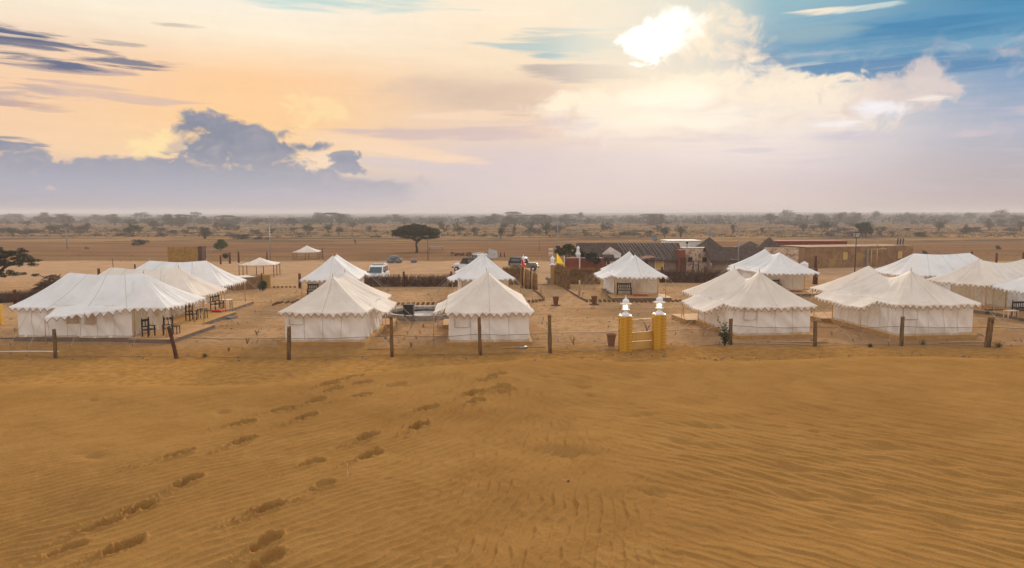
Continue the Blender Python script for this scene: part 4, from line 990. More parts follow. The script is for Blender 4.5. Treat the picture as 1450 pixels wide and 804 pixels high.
# red-brown hut with the big bush
def red_hut():
    A = G(797,392); t = thing('red_hut', 'low red-brown plastered hut with a dark roof behind the bushes', 'hut', A+Vector((0,0,0)))
    w_ = G(855,392).x-A.x; h = 2.35
    m = MB(); m.box((w_/2,.15,h/2), (w_,.3,h)); m.build('wall', M_REDW, t)
    for x in (.15, 2.1): m = MB(); m.box((x+.0,-.1,1.35), (.14,.2,2.7)); m.build('pillar', M_WHW, t)
    m = MB(); m.box((w_*.55,1.0,.02+h), (w_*.85,.3,.08)); m.build('coping', M_PAVE, t)
    # roofed room behind
    y0 = 6; q = ZX(866,348,A.y+y0)-A; q0 = ZX(822,348,A.y+y0)-A
    zt = (ZX(840,344,A.y+y0+2.2)-A).z
    cx_ = (q0.x+q.x)/2; L_ = q.x-q0.x
    m = MB(); m.box((cx_, y0+2.2, 1.1), (L_-.5, 4, 2.3)); m.build('room', M_REDW, t)
    m = MB(); gable_roof(m, L_, 4.2, zt-1.6, zt, .35); o = m.build('roof', M_THATCH, t, loc=(cx_, y0+2.2, 0))
    # a white urn between the pillars
    return t
red_hut()
t = thing('white_urn', 'white ornamental urn on the red wall between the two bushes', 'urn', G(818,391)+Vector((0,-.1,2.35)))
m = MB(); m.lathe([(.2,0),(.12,.12),(.3,.35),(.36,.6),(.2,.75),(.26,.85)], n=12); m.build('bowl', M_LAMPW, t)
m = MB(); m.lathe([(.25,.85),(.15,1.1),(.22,1.3),(.05,1.5)], n=10); m.build('lid', M_LAMPW, t)
# main hut with the long striped roof
def long_hut():
    A = G(868,386); yF = A.y
    xl = ZX(853,386,yF).x; xr = ZX(962,386,yF).x; L_ = xr-xl
    ez = ZX(930,365,yF-.3).z; zr = ZX(900,344,yF+3).z
    t = thing('long_mud_hut', 'long mud hut, its black roof ribbed with pale slanting battens, white gable at its left', 'hut', ((xl+xr)/2, yF+3, 0))
    m = MB(); m.box((0,0,ez/2), (L_,6,ez)); m.build('wall', M_MUD, t)
    m = MB()
    m.add([(-L_/2-.02,-3,0),(-L_/2-.02,3,0),(-L_/2-.02,3,ez),(-L_/2-.02,0,zr-.2),(-L_/2-.02,-3,ez)], [(0,1,2,3,4)]); 
    m.box((-L_/2+1.2,-3.05,ez/2+.3), (2.5,.14,ez+.7)); m.add([(-L_/2-.05,-3.12,ez+.6),(-L_/2+2.45,-3.12,ez+.6),(-L_/2+1.0,-3.12,ez+1.5)], [(0,1,2)])
    m.build('gable_wall', M_WHW, t)
    for x in (-L_/2+.75, -L_/2+1.75): window(t, (x,-3.13,1.55), .42, .85, mat('shutter_brown', (.36,.22,.11), scale=3))
    m = MB(); gable_roof(m, L_+.2, 6.3, ez, zr, .45, .16); ro = m.build('roof', M_THATCH, t)
    b = 6.3/2+.45; e = ez-.45*(zr-ez)/3.15
    for k in range(19):
        x = -L_/2+2.6+(L_-2.6)*(k+rng.uniform(-.25,.25))/18.5; sk = .9+rng.uniform(-.2,.2)
        m = MB(); m.tube([(x+sk,-b-.02,e+.04),(x+sk/2,-b/2,(e+zr)/2+.1),(x-sk*.2,0,zr+.07)], .048, 4); m.build('batten', mat('pale_batten', (.25,.21,.18), rough=.8), ro)
    window(t, (ZX(933.5,374,yF).x-t.location.x,-3.03,ZX(933.5,373,yF).z), 1.05, 1.5, M_YPANEL)
    m = MB(); m.box((ZX(911,374,yF).x-t.location.x,-3.02,1.1), (1.2,.06,2.1)); m.build('doorway', M_CARB, t)
    m = MB(); x = ZX(905,362,yF).x-t.location.x
    m.add([(x-1.3,-3.4,ez-.35),(x+2.1,-3.6,ez+.15),(x+1.4,-3.0,ez+.35),(x-1.2,-2.9,ez-.05)], [(0,1,2,3)]); m.add([(x-1.3,-3.4,ez-.42),(x+2.1,-3.6,ez+.08),(x+2.1,-3.6,ez+.15),(x-1.3,-3.4,ez-.35)],[(0,1,2,3)]); m.build('door_canopy', mat('pink_sheet', (.36,.2,.14), scale=2), t)
long_hut()
def simple_block(name, label, cat, px0, px1, pyb, pyt, mt, depth=4.0, extra_y=0, parts=None):
    A = G(px0, pyb); yF = A.y+extra_y; x0 = ZX(px0,pyb,yF).x; x1 = ZX(px1,pyb,yF).x; h = ZX(px0,pyt,yF).z
    t = thing(name, label, cat, (x0, yF, 0)); w_ = x1-x0
    m = MB(); m.box((w_/2,depth/2,h/2), (w_,depth,h)); m.build('wall', mt, t)
    return t, w_, h, x0, yF
t, w_, h, x0, yF = simple_block('flat_roof_house', 'low white flat-roofed house behind the long mud hut', 'house', 945, 992, 379, 341.5, M_WHW, 5, 6)
m = MB(); m.box((w_/2,2.5,h+.06), (w_+.2,5.2,.12)); m.build('roof_slab', M_WHW, t)
window(t, (w_*.4,0,h-1.1), .9, .4, M_MUD)
t = thing('satellite_dish', 'dark satellite dish on the edge of the low white flat roof', 'satellite dish', ZX(927.5,343,yF)+Vector((0,1.2,-.1)))
m = MB(); m.tube([(0,0,-.6),(0,0,.5)], .05, 6); m.build('mast', M_STEEL, t)
m = MB(); m.lathe([(.02,0),(.3,.05),(.5,.16),(.52,.2),(.3,.1)], n=16); o = m.build('dish', M_TARP, t, loc=(0,-.1,.6)); o.rotation_euler = (R(60),0,R(25))
t, w_, h, x0, yF = simple_block('red_shed', 'narrow dark red shed between the mud hut and the peeling wall', 'shed', 960.5, 970, 387, 354, M_REDW, 3)
m = MB(); m.box((.6,-.04,1.1), (.8,.06,2.0)); m.build('door', mat('dark_door', (.10,.04,.025)), t)
t, w_, h, x0, yF = simple_block('peeling_wall_house', 'whitewashed house front peeling to the brick, two small dark windows', 'house', 966, 1006, 386, 352, M_PEEL, 3)
m = MB(); brick_panel(m, w_, h, .5, .22, 12, depth=.05); m.build('brickwork', M_PEEL, t, stuff=True)
for px in (977, 997.5): window(t, (ZX(px,368,yF).x-x0,-.06,ZX(px,367.5,yF).z), .55, .6, M_CARB, frame=M_MUD)
m = MB(); m.box((w_/2,1.5,h+.05), (w_+.1,3.1,.1)); m.build('roof_slab', M_MUD, t)
for px, n_ in ((981,0),(988.5,1)):
    b = G(px,391); m = MB(); m.tube([(0,0,0),(.02,0,1.2),(0,0,ZX(px,368,b.y).z)], .09, 7); tag(m.build('iron_post', M_BLACK, loc=b), ('left' if n_ == 0 else 'right')+' one of two thin black posts before the peeling wall', 'post')
b = ZX(974,352,yF); t = thing('flood_lamp', 'small black flood lamp on the corner of the peeling wall', 'lamp', b+Vector((0,.5,0)))
m = MB(); m.tube([(0,0,0),(0,0,.7)], .04, 5); m.build('stem', M_BLACK, t); m = MB(); m.lathe([(.08,.6),(.22,.95),(.22,1.0)], n=8); m.build('shade', M_BLACK, t)
def thatched():
    yF = G(1010,389).y; xl = ZX(1008,385,yF).x; xr = ZX(1077,385,yF).x; L_ = xr-xl
    ez = ZX(1040,367,yF).z; zr = ZX(1040,349.5,yF+2.6).z
    t = thing('thatched_mud_hut', 'mud hut with a thick grey thatched roof, behind the white tent', 'hut', ((xl+xr)/2, yF+2.6, 0))
    m = MB(); m.box((0,0,ez/2), (L_-.4,5.2,ez)); m.prism([(-2.6,ez-.02),(2.6,ez-.02),(0,zr-.25)], -L_/2+.2, L_/2-.2, axis='x'); m.build('wall', M_MUD, t)
    m = MB(); gable_roof(m, L_, 5.4, ez, zr, .3, .3); m.build('roof', M_THATCH, t)
    window(t, (ZX(1039,375,yF).x-t.location.x,-2.6,ZX(1039,374,yF).z), .7, 1.2, M_YPANEL)
    m = MB(); m.add([(-L_/2-.1,-3.0,ez-.35),(-L_/2-.1,-.2,zr-.1),(-L_/2-.1,-.2,zr-.75),(-L_/2-.1,-2.6,ez-.9)], [(0,1,2,3)]); m.build('verge_board', M_WHW, t)
thatched()
def cone_hut(label, pxc, pyt, pxl, pxr, pyb, ydepth):
    c_ = ZX(pxc,pyb,ydepth); rad = (ZX(pxr,pyb,ydepth).x-ZX(pxl,pyb,ydepth).x)/2; zt = ZX(pxc,pyt,ydepth).z; zb = c_.z
    t = thing('round_thatched_hut', label, 'hut', (c_.x, ydepth, 0), 0, 'round huts with conical thatch')
    m = MB(); m.lathe([(rad*.85,0),(rad*.85,zb+.3)], n=24); m.build('wall', M_MUD, t)
    prof = [(rad*1.02,zb-.15),(rad*1.0,zb),(rad*.78,zb+(zt-zb)*.2),(rad*.5,zb+(zt-zb)*.47),(rad*.25,zb+(zt-zb)*.74),(.12,zt-.08),(.02,zt)]
    m = MB(); n = 32
    vs = [(rr_*math.cos(6.283*k/n)*(1+.03*nz(k*.9,rr_)), rr_*math.sin(6.283*k/n)*(1+.03*nz(k*.7,rr_,3)), z) for rr_, z in prof for k in range(n)]
    m.add(vs, [(i*n+k, i*n+(k+1) % n, (i+1)*n+(k+1) % n, (i+1)*n+k) for i in range(len(prof)-1) for k in range(n)], 0, True); ro = m.build('roof', M_THATCH, t); return t, zt
t, zt = cone_hut('round hut with a steep conical thatch behind the peeling wall, small panel at its tip', 1004, 335.5, 980, 1026, 352, 108)
m = MB(); m.box((.05,-.2,zt+.45), (.9,.1,.5), skew=(.3,.3)); m.build('solar_panel', M_TARP, t); m = MB(); m.tube([(0,0,zt-.3),(0,0,zt+.5)], .04, 5); m.build('mast', M_STEEL, t)
cone_hut('round hut with the tallest conical thatch, left of the long red wall', 1088.5, 335.5, 1062, 1114, 357, 112)
cone_hut('round hut with a low flat conical thatch, left of the tallest cone', 1062, 341, 1040, 1090, 352, 120)
t, w_, h, x0, yF = simple_block('long_red_building', 'long dark red flat building behind the stone walls', 'building', 1100, 1198, 372, 342.5, M_REDW, 6)
m = MB(); m.box((w_/2,3,h+.08), (w_+.2,6.2,.16)); m.build('parapet', mat('red_coping', (.26,.07,.035), scale=2), t)
m = MB(); m.box((ZX(1135,356,yF).x-x0,-.05,ZX(1135,355,yF).z), (.55,.06,.6)); m.add([(ZX(1135,356,yF).x-x0-.12,-.09,ZX(1135,352,yF).z),(ZX(1135,356,yF).x-x0+.12,-.09,ZX(1135,352,yF).z),(ZX(1135,356,yF).x-x0,-.09,ZX(1135,349,yF).z)],[(0,1,2)]); m.build('notice', M_WHW, t)
t, w_, h, x0, yF = simple_block('ochre_wall', 'short ochre rubble wall behind the white tent ridge', 'wall', 1082, 1129.5, 384, 350.5, M_OCHREB, .5, 0)
m = MB(); brick_panel(m, w_, h, .5, .25, 19, depth=.06); m.build('stonework', M_PEEL, t, stuff=True)
def stone_building():
    A = G(1140,380); B = G(1292,376.5); d = B-A; L_ = d.length; h = ZX(1292,348.3,B.y).z; hl = ZX(1140,349,A.y).z
    t = thing('stone_building', 'long flat brown stone building with two small yellow shutters and a stick frame', 'building', A, math.atan2(d.y,d.x))
    m = MB(); m.box((L_/2,3.1,h/2-.05), (L_-.05,6,h-.1)); m.build('wall', M_STONE, t)
    m = MB(); brick_panel(m, L_, h, .52, .24, 22, depth=.08); m.build('stonework', M_STONE, t, stuff=True)
    m = MB(); m.box((L_/2,3,h+.04), (L_+.06,6.2,.09)); m.build('roof_slab', M_STONE, t)
    f = lambda px: (px-1140)/152*L_
    window(t, (f(1193.5),-.12,1.75), .85, 1.1, M_YPANEL, frame=M_STONE); window(t, (f(1271.5),-.12,1.75), .85, 1.1, M_YPANEL, frame=M_STONE)
    m = MB(); m.box((f(1225),-.12,1.5), (.35,.1,2.6)); m.build('drain_pipe', M_STEEL, t)
    m = MB()
    for a, b in (((f(1225),-.9,0),(f(1225),-.9,2.7)),((f(1233),-.9,0),(f(1233),-.9,2.7)),((f(1223),-.9,2.7),(f(1246),-.9,2.75))): m.tube([a,b], .07, 6)
    m.build('stick_frame', M_BAMBOO, t)
    m = MB(); m.tube([(f(1239),-.12,2.6),(f(1239),0,h+.9)], .05, 5); m.build('conduit', M_STEEL, t)
    m = MB(); m.box((f(1246),-.1,2.9), (.5,.1,.3)); m.build('meter_box', M_STEEL, t)
    return t, L_, h
sb, sL, sh = stone_building()
for k in range(3):
    P = sb.matrix_basis @ Vector((sL*(1274+k*3-1140)/152, 2.5, sh+.14)) if False else None
t = thing('solar_heater', 'three dark slanted tubes on the flat stone roof', 'rooftop device', G(1274,378)+Vector((1.2,3.2,sh+.12)))
for k in range(3): m = MB(); m.box((k*.42,0,.5), (.16,.1,1.0), skew=(.3,.4)); m.build('tube', M_CARB, t)
m = MB(); m.box((.45,.1,.06), (1.3,.5,.1)); m.build('base', M_STEEL, t)
t = thing('water_drum', 'white round water drum at the left end of the stone building', 'drum', G(1138.5,382))
m = MB(); m.lathe([(.5,0),(.55,.1),(.55,.9),(.5,1.0),(.2,1.1),(.18,1.25)], n=16); m.build('body', M_LAMPW, t)
m = MB(); m.lathe([(.2,1.25),(.2,1.33)], n=12); m.build('lid', M_CONC, t)

# ------------------------------------------------------------------ poles and posts
def pole(name, label, cat, px, pb, pt, rad, mt, top=None, y=None):
    b = G(px, pb); h = ZX(px, pt, b.y).z; t = thing(name, label, cat, b); m = MB(); m.tube([(0,0,-.2),(0,0,h)], [rad, rad*.7], 8); m.build('shaft', mt, t)
    if top == 'V':
        for s in (-1,1): m = MB(); m.tube([(0,0,h-.55),(s*.38,0,h-.25),(s*.42,0,h-.05)], .05, 5); m.build('bracket', M_STEEL, t)
        m = MB(); m.tube([(0,0,h-.6),(0,0,h+.1)], .04, 5); m.build('pin', M_STEEL, t)
        for s in (-1,1): m = MB(); m.lathe([(.05,0),(.07,.08),(.03,.16)], (s*.42,0,h-.05), 6); m.build('insulator', M_STEEL, t)
    if top == 'T': m = MB(); m.box((-.25,0,h-.15), (.7,.1,.1)); m.build('cross_arm', M_STEEL, t)
    if top == 'lamp':
        m = MB(); m.add([(-.22,-.22,h),(.22,-.22,h),(.22,.22,h),(-.22,.22,h),(-.38,-.38,h+.6),(.38,-.38,h+.6),(.38,.38,h+.6),(-.38,.38,h+.6)], [(3,2,1,0),(4,5,6,7),(0,1,5,4),(1,2,6,5),(2,3,7,6),(3,0,4,7)]); m.build('lamp_glass', M_WSHEET, t)
        m = MB(); m.box((0,0,h+.66), (1.0,1.0,.14), taper=.8)
        for sx in (-1,1):
            for sy in (-1,1): m.tube([(sx*.22,sy*.22,h),(sx*.38,sy*.38,h+.6)], .035, 4)
        m.box((0,0,h-.03), (.5,.5,.08)); m.build('lamp_cap', M_BLACK, t)
    return t, h
pole('utility_pole', 'concrete power pole with a forked head behind the small square canopy', 'pole', 383, 372, 318, .11, M_STEEL, 'V')
pole('utility_pole', 'pale power pole with a forked head far out in the brown field at the left', 'pole', 95, 352, 321, .13, mat('pale_pole', (.3,.24,.2)), 'V')
pole('utility_pole', 'thin wooden pole beside the flat-topped acacia', 'pole', 606, 368, 333, .08, M_WOOD, 'T')
pole('antenna_mast', 'slim antenna mast behind the entrance with a dark box on it', 'mast', 789.5, 376, 314, .07, M_STEEL, 'T')
m = MB(); b = G(789.5,376); m.box((0,-.15,0), (.5,.3,.55)); m.box((-.35,-.15,.08), (.2,.25,.3)); tag(m.build('junction_box', M_BLACK, loc=(b.x+.1,b.y,ZX(789.5,350,b.y).z)), 'dark junction box fixed to the slim antenna mast', 'box')
pole('antenna_mast', 'tall thin steel mast rising through the thatched roof', 'mast', 1044.5, 391, 313, .09, M_STEEL)
pole('street_lamp', 'black street lamp with a square lantern head before the stone building', 'street lamp', 1210, 390, 336, .075, M_BLACK, 'lamp')
def post(label, px, pb, pt, wd=.18, mt=M_REDWOOD, group='rough posts of the old field fence'):
    b = G(px, pb); h = ZX(px, pt, b.y).z; m = MB(); m.tube([(0,0,-.1),(.02,0,h*.6),(.0,0,h)], [wd/2*1.1,wd/2,wd/2*.9], 7); tag(m.build('fence_post', mt, loc=b), label, 'post', group)
for px, pb, pt, lab, wd in ((140.5,398,380,'short dark post between the ridges of the two nearest left tents',.32),(192,396,374,'dark post over the ridge of the cream left tent',.2),(161,396,366,'thin crooked post behind the left tents',.07),
    (325.5,373,357,'dark post right of the brick block, left of a pair',.3),(338,372,356,'dark post right of the brick block, right of a pair',.3),(312.5,374,361,'reddish post nearest the brick block',.25),(378,368,356,'dark post beside the power pole',.22),
    (457,366,351,'thin post behind the bright white tent',.15),(1375,376,356,'dark red post behind the right-hand white ridge, first from the left',.36),(1410,379,358,'dark red post behind the right-hand white ridge, second from the left',.3),(1448,379,357,'dark red post behind the right-hand ridge at the frame edge',.32),
    (1153.5,401,362,'tall dark forked post right of the white tent by the stone building',.3),(1154,402,380,'thick reddish stump against the tall dark post',.5),(71,403,390,'dark post stub sticking out of the brushwood heap',.25),(286,398,374,'thin post just behind the far left ridge',.08),
    (424.5,408,387,'reddish post at the left corner of the white tent left of the van',.3),(22,431,410,'grey leaning post in the left brushwood',.3),(764,356,340,'thin post in the bare field behind the jeep',.06),(960,300,298,'x',.0)):
    if wd: post(lab, px, pb, pt, wd)
m = MB(); m.box((0,0,.75), (.28,.28,1.5)); tag(m.build('yellow_marker', M_YPIL, loc=G(1,460)), 'yellow pillar cut by the left edge of the picture', 'pillar')
for i, (px, h) in enumerate(((960,22),(1147,26))):
    b = G(px, 304.9); t = thing('radio_mast', ('left' if i == 0 else 'right')+' faint radio mast on the hazy horizon right of centre', 'mast', (b.x*.55, b.y*.55, 0))
    m = MB(); m.tube([(0,0,0),(0,0,15.5)], [.35,.2], 5); m.build('shaft', M_STEEL, t)

# ------------------------------------------------------------------ gazebos
def gazebo(label, px, pb, w_, ez, pz, post_h=True):
    b = G(px, pb); t = thing('open_canopy', label, 'canopy', b, R(8), 'small open canopies behind the camp')
    a = w_/2; mb = MB()
    for s0, s1 in (((-a,-a),(a,-a)),((a,-a),(a,a)),((a,a),(-a,a)),((-a,a),(-a,-a))):
        mb.grid(lambda u, v: (lerp(0,lerp(s0[0],s1[0],u),v), lerp(0,lerp(s0[1],s1[1],u),v), lerp(pz,ez,v)-.12*math.sin(math.pi*v)-.05*math.sin(math.pi*u)*v), 8, 6)
    mb.build('roof', M_CREAM, t, merge=True); v = MB()
    for s0, s1, o in (((-a,-a),(a,-a),(0,-1,0)),((a,-a),(a,a),(1,0,0)),((a,a),(-a,a),(0,1,0)),((-a,a),(-a,-a),(-1,0,0))):
        valance(v, [(lerp(s0[0],s1[0],k/8), lerp(s0[1],s1[1],k/8), ez-.05*math.sin(math.pi*k/8)) for k in range(9)], o, 3, pitch=.5, tooth=.15)
    v.build('valance', [M_CREAM, M_TRIM], t)
    for x in (-a+.05,0,a-.05):
        for y in (-a+.05,0,a-.05):
            if x == 0 and y == 0: continue
            m = MB(); m.tube([(x,y,0),(x,y,ez)], .05, 5); m.build('pole', M_WOOD, t)
gazebo('larger open canopy on thin poles beside the brick enclosure', 368.5, 390, 4.3, 1.55, 2.35)
gazebo('smaller open canopy farther back, left of the white tent peak', 435, 366.5, 4.3, 1.35, 2.4)

# ------------------------------------------------------------------ vehicles
def wheel(parent, c, rad, wd, ax='x'):
    t = MB(); prof = [(rad*.55,-wd/2),(rad*.95,-wd/2),(rad,-wd/3),(rad,wd/3),(rad*.95,wd/2),(rad*.55,wd/2)]
    t.lathe(prof, n=20); o = t.build('wheel', M_TYRE, parent, loc=c); o.rotation_euler = (R(90),0,0)
    t = MB(); t.lathe([(rad*.56,-wd/2+.02),(rad*.5,-wd/2-.01),(rad*.2,-wd/2-.02),(.02,-wd/2-.03)], n=16); t.build('rim', M_RIM, o)
    t = MB(); t.lathe([(.02,wd/2+.03),(rad*.2,wd/2+.02),(rad*.5,wd/2+.01),(rad*.56,wd/2-.02)], n=16); t.build('rim', M_RIM, o)
def jeep(label, loc, rz, body, top, name='parked_jeep'):
    t = thing(name, label, 'jeep', loc, rz); W_ = 1.66; y = W_/2
    m = MB(); m.prism([(-2.0,.55),(-2.0,1.15),(.45,1.15),(.5,1.2),(1.72,1.12),(1.8,1.05),(1.8,.6),(1.2,.5),(-.9,.5)], -y+.16, y-.16); bo = m.build('body', body, t)
    m = MB()
    for s in (-1,1):
        m.prism([(-2.0,.62),(-2.0,1.15),(.42,1.15),(.42,.5),(-.62,.5),(-.75,.82),(-.98,.93),(-1.35,.93),(-1.6,.82),(-1.72,.6)], s*(y-.17), s*y)
        m.prism([(.7,.8),(.9,1.0),(1.5,1.0),(1.85,.82),(1.85,.74),(1.5,.9),(.92,.9),(.55,.55),(.45,.55)], s*(y-.35), s*y)
    m.build('fender', body, bo)
    m = MB(); m.box((1.12,0,1.16), (1.2,1.2,.1), taper=.92); m.build('hood', body, t)
    m = MB(); m.prism([(-2.0,1.15),(-2.02,1.88),(-1.8,1.98),(.1,1.96),(.3,1.85),(.62,1.18)], -y+.04, y-.04); so_ = m.build('soft_top', top, t)
    for s in (-1,1):
        m = MB(); m.box((-1.2,s*(y-.02),1.6), (1.15,.03,.36)); m.build('window', mat('plastic_window', (.16,.16,.17), rough=.25), so_)
        m = MB(); m.prism([(-.25,1.22),(-.25,1.78),(.22,1.78),(.48,1.22)], s*(y-.05), s*(y-.02)); m.build('window', M_GLASS, so_)
        m = MB(); m.box((-.45,s*(y-.01),1.2), (.06,.04,1.2)); m.build('door_pillar', top, t)
        m = MB(); m.lathe([(.1,0),(.11,.04)], n=12); o = m.build('headlight', M_LIGHT, t, loc=(1.8,s*.5,.95)); o.rotation_euler = (0,R(90),0)
        m = MB(); m.box((.55,s*(y+.12),1.32), (.05,.18,.16)); m.build('mirror', M_BLACK, t)
    m = MB(); m.add([(.66,-y+.12,1.2),(.66,y-.12,1.2),(.36,y-.12,1.82),(.36,-y+.12,1.82)], [(0,1,2,3)]); m.build('windscreen', M_GLASS, t)
    m = MB(); m.box((1.98,0,.62), (.14,1.6,.16)); m.build('bumper', M_BLACK, t); m = MB(); m.box((1.82,0,.85), (.04,.7,.34)); m.build('grille', M_BLACK, t)
    for x, s in ((-1.2,-1),(-1.2,1),(1.25,-1),(1.25,1)): wheel(t, (x,s*(y-.1),.37), .37, .24)
    m = MB(); m.lathe([(.1,-.1),(.35,-.1),(.37,0),(.35,.1),(.1,.1)], n=18); o = m.build('spare_wheel', M_TYRE, t, loc=(-2.15,0,1.1)); o.rotation_euler = (0,R(90),0)
    m = MB()
    for s in (-.55,.55): m.tube([(-1.7,s,2.05),(-.1,s,2.05)], .03, 4)
    for x in (-1.6,-1.1,-.6,-.15): m.tube([(x,-.6,2.05),(x,.6,2.05)], .03, 4)
    m.build('roof_rack', M_BLACK, t)
    return t
P = G(742,384.5); jeep('black soft-top jeep with a grey-green bonnet, side-on by the entrance', (P.x+.1,P.y+.9,0), R(-7), M_CARG, M_CARB)
P = G(664,386); jeep('white open jeep mostly hidden behind the white tent peak', (P.x-.3,P.y+1.2,0), R(150), M_CARW, M_CARB)
def suv(label, loc, rz, name='parked_car', cat='car', van=False):
    t = thing(name, label, cat, loc, rz); W_ = 1.78; y = W_/2; L_ = 4.5; x0 = -L_/2; zt = 1.95 if van else 1.78
    low = [(x0,.45),(x0+.02,1.05),(x0+(.1 if van else .5),1.1),(1.1,1.1),(2.1,.98),(2.25,.8),(2.25,.45)]
    m = MB(); m.prism(low, -y, y); bo = m.build('body', M_CARW, t)
    up_ = [(x0+.1,1.08),(x0+.22,zt-.1),(x0+.45,zt),(.2,zt),(.55 if not van else .9,zt-.08),(1.25 if not van else 1.6,1.08)]
    m = MB(); m.prism(up_, -y+.1, y-.1); ca = m.build('cabin', M_CARW, t)
    for s in (-1,1):
        for a, b in ((x0+.5,-.95),(-.85,-.05),(.05,.85)):
            m = MB(); m.prism([(a,1.14),(a+.04,zt-.18),(b-.08,zt-.18),(b,1.14)], s*(y-.105), s*(y-.085)); m.build('window', M_GLASS, ca)
        m = MB(); m.box((2.2,s*.62,.86), (.14,.34,.18)); m.build('headlight', M_LIGHT, t); m = MB(); m.box((x0+.0,s*.78,1.2), (.06,.14,.42)); m.build('tail_light', M_REDF, t)
        m = MB(); m.box((.95,s*(y+.1),1.2), (.1,.2,.14)); m.build('mirror', M_BLACK, t)
        m = MB(); m.tube([(x0+.5,s*(y-.25),zt+.07),(.2,s*(y-.25),zt+.07)], .03, 5); m.build('roof_rail', M_STEEL, t)
    m = MB(); wx0, wz0, wx1, wz1 = ((.62,zt-.16,1.25,1.16) if not van else (.97,zt-.18,1.6,1.16))
    m.add([(wx0+.04,-y+.2,wz0),(wx0+.04,y-.2,wz0),(wx1+.03,y-.14,wz1),(wx1+.03,-y+.14,wz1)], [(0,1,2,3)]); m.build('windscreen', M_GLASS, t)
    m = MB(); m.add([(x0+.085,-y+.2,1.2),(x0+.085,y-.2,1.2),(x0+.2,y-.25,zt-.16),(x0+.2,-y+.25,zt-.16)], [(3,2,1,0)]); m.build('rear_window', M_GLASS, t)
    m = MB(); m.box((2.27,0,.62), (.08,1.0,.22)); m.build('grille', M_BLACK, t); m = MB(); m.box((2.3,0,.45), (.14,1.7,.18)); m.build('bumper', M_TARP, t)
    m = MB(); m.box((x0-.04,0,.5), (.14,1.7,.18)); m.build('bumper', M_TARP, t)
    for x, s in ((-1.4,-1),(-1.4,1),(1.4,-1),(1.4,1)): wheel(t, (x,s*(y-.1),.36), .36, .24)
    m = MB(); m.box((-.7,0,zt+.06), (2.0,1.3,.06)); m.build('roof_carrier', M_STEEL, t)
P = G(680,376); suv('white car parked tail towards the camp above the white tent peak', (P.x-.4,P.y+2,0), R(112))
P = G(530,401); suv('white van facing the camp behind the brushwood fence', (P.x,P.y+2.5,0), R(-92), 'parked_van', 'van', True)

# ------------------------------------------------------------------ small things behind
def blobs(mb, c, s, seed, n=10):
    r = random.Random(seed); prof = [(.01,0)]+[(math.sin(math.pi*k/8), -math.cos(math.pi*k/8)) for k in range(1,8)]
    vs = []
    for i in range(9):
        for k in range(n):
            a = 6.283*k/n; th = math.pi*i/8; q = 1+.22*nz(math.cos(a)*1.3+seed, math.sin(a)*1.3, th)
            vs.append((c[0]+s[0]*math.sin(th)*math.cos(a)*q, c[1]+s[1]*math.sin(th)*math.sin(a)*q, c[2]-s[2]*math.cos(th)*q))
    mb.add(vs, [(i*n+k, i*n+(k+1) % n, (i+1)*n+(k+1) % n, (i+1)*n+k) for i in range(8) for k in range(n)], 0, True)
for i, (px, py, sx, sz, lab) in enumerate(((553.5,372,.72,.42,'blue-grey bundle at the left foot of the small heap'),(563.5,372,.7,.42,'blue-grey bundle at the right foot of the small heap'),(558,372,.75,.38,'blue-grey bundle lying on top of the small heap'),(586,371.5,.55,.32,'single blue-grey bundle lying apart on the road edge'))):
    m = MB(); blobs(m, (0,0,0), (sx,.5,sz), i*3+1); P = G(px, py); P.z = sz*.8+(.55 if i == 2 else 0)+.02; tag(m.build('tarp_bundle', M_TARP, loc=P), lab, 'bundle', 'blue-grey bundles by the road')
t = thing('grey_sheet_shelter', 'upright crumpled pale grey sheet behind the white car', 'sheet', G(698,366)); m = MB(); m.grid(lambda u, v: (lerp(-.9,.9,u)*(1-.15*v), .5*v+.2*nz(u*4,v*3), 1.75*v*(1-.25*u)+.05), 10, 8); m.build('sheet', M_WSHEET, t); m = MB(); m.tube([(.85,.3,0),(.8,.5,1.4)], .05, 5); m.build('prop', M_WOOD, t)
m = MB(); r = random.Random(4)
for k in range(26): m.box((r.uniform(-1.8,2.2), r.uniform(-.6,.6), r.uniform(.1,.5)), (r.uniform(.2,.6),r.uniform(.2,.4),r.uniform(.15,.5)), rz=r.uniform(0,3))
tag(m.build('scrap_heap', M_TERRA, loc=G(651,362)), 'scatter of dark red scrap left of the white car', 'scrap', kind='stuff')
for px, lab in ((709,'left of two short dark stumps right of the grey sheet'),(714,'right of two short dark stumps right of the grey sheet')): post(lab, px, 364, 357, .2, M_REDWOOD, 'dark stumps behind the parked car')
t = thing('low_charpoy', 'low flat wooden bed under the right side of the acacia', 'bed', G(617,354), R(5)); m = MB(); m.box((0,0,.75), (3.2,1.4,.12)); m.build('bed_top', M_TARP, t)
for x in (-1.4,1.4):
    for y in (-.6,.6): m = MB(); m.box((x,y,.36), (.12,.12,.72)); m.build('leg', M_WOOD, t)
m = MB(); m.tube([(0,0,.05),(1.6,.03,.06),(3.4,0,.05)], .04, 6); tag(m.build('water_pipe', M_LAMPW, loc=G(0,499)), 'white plastic pipe lying on the sand in front of the left tent', 'pipe')
m = MB(); m.tube([(0,0,.05),(1.8,.1,.05)], .05, 6); tag(m.build('grey_pipe', M_CONC, loc=G(0,480)), 'grey pipe lying at the left edge of the picture', 'pipe')
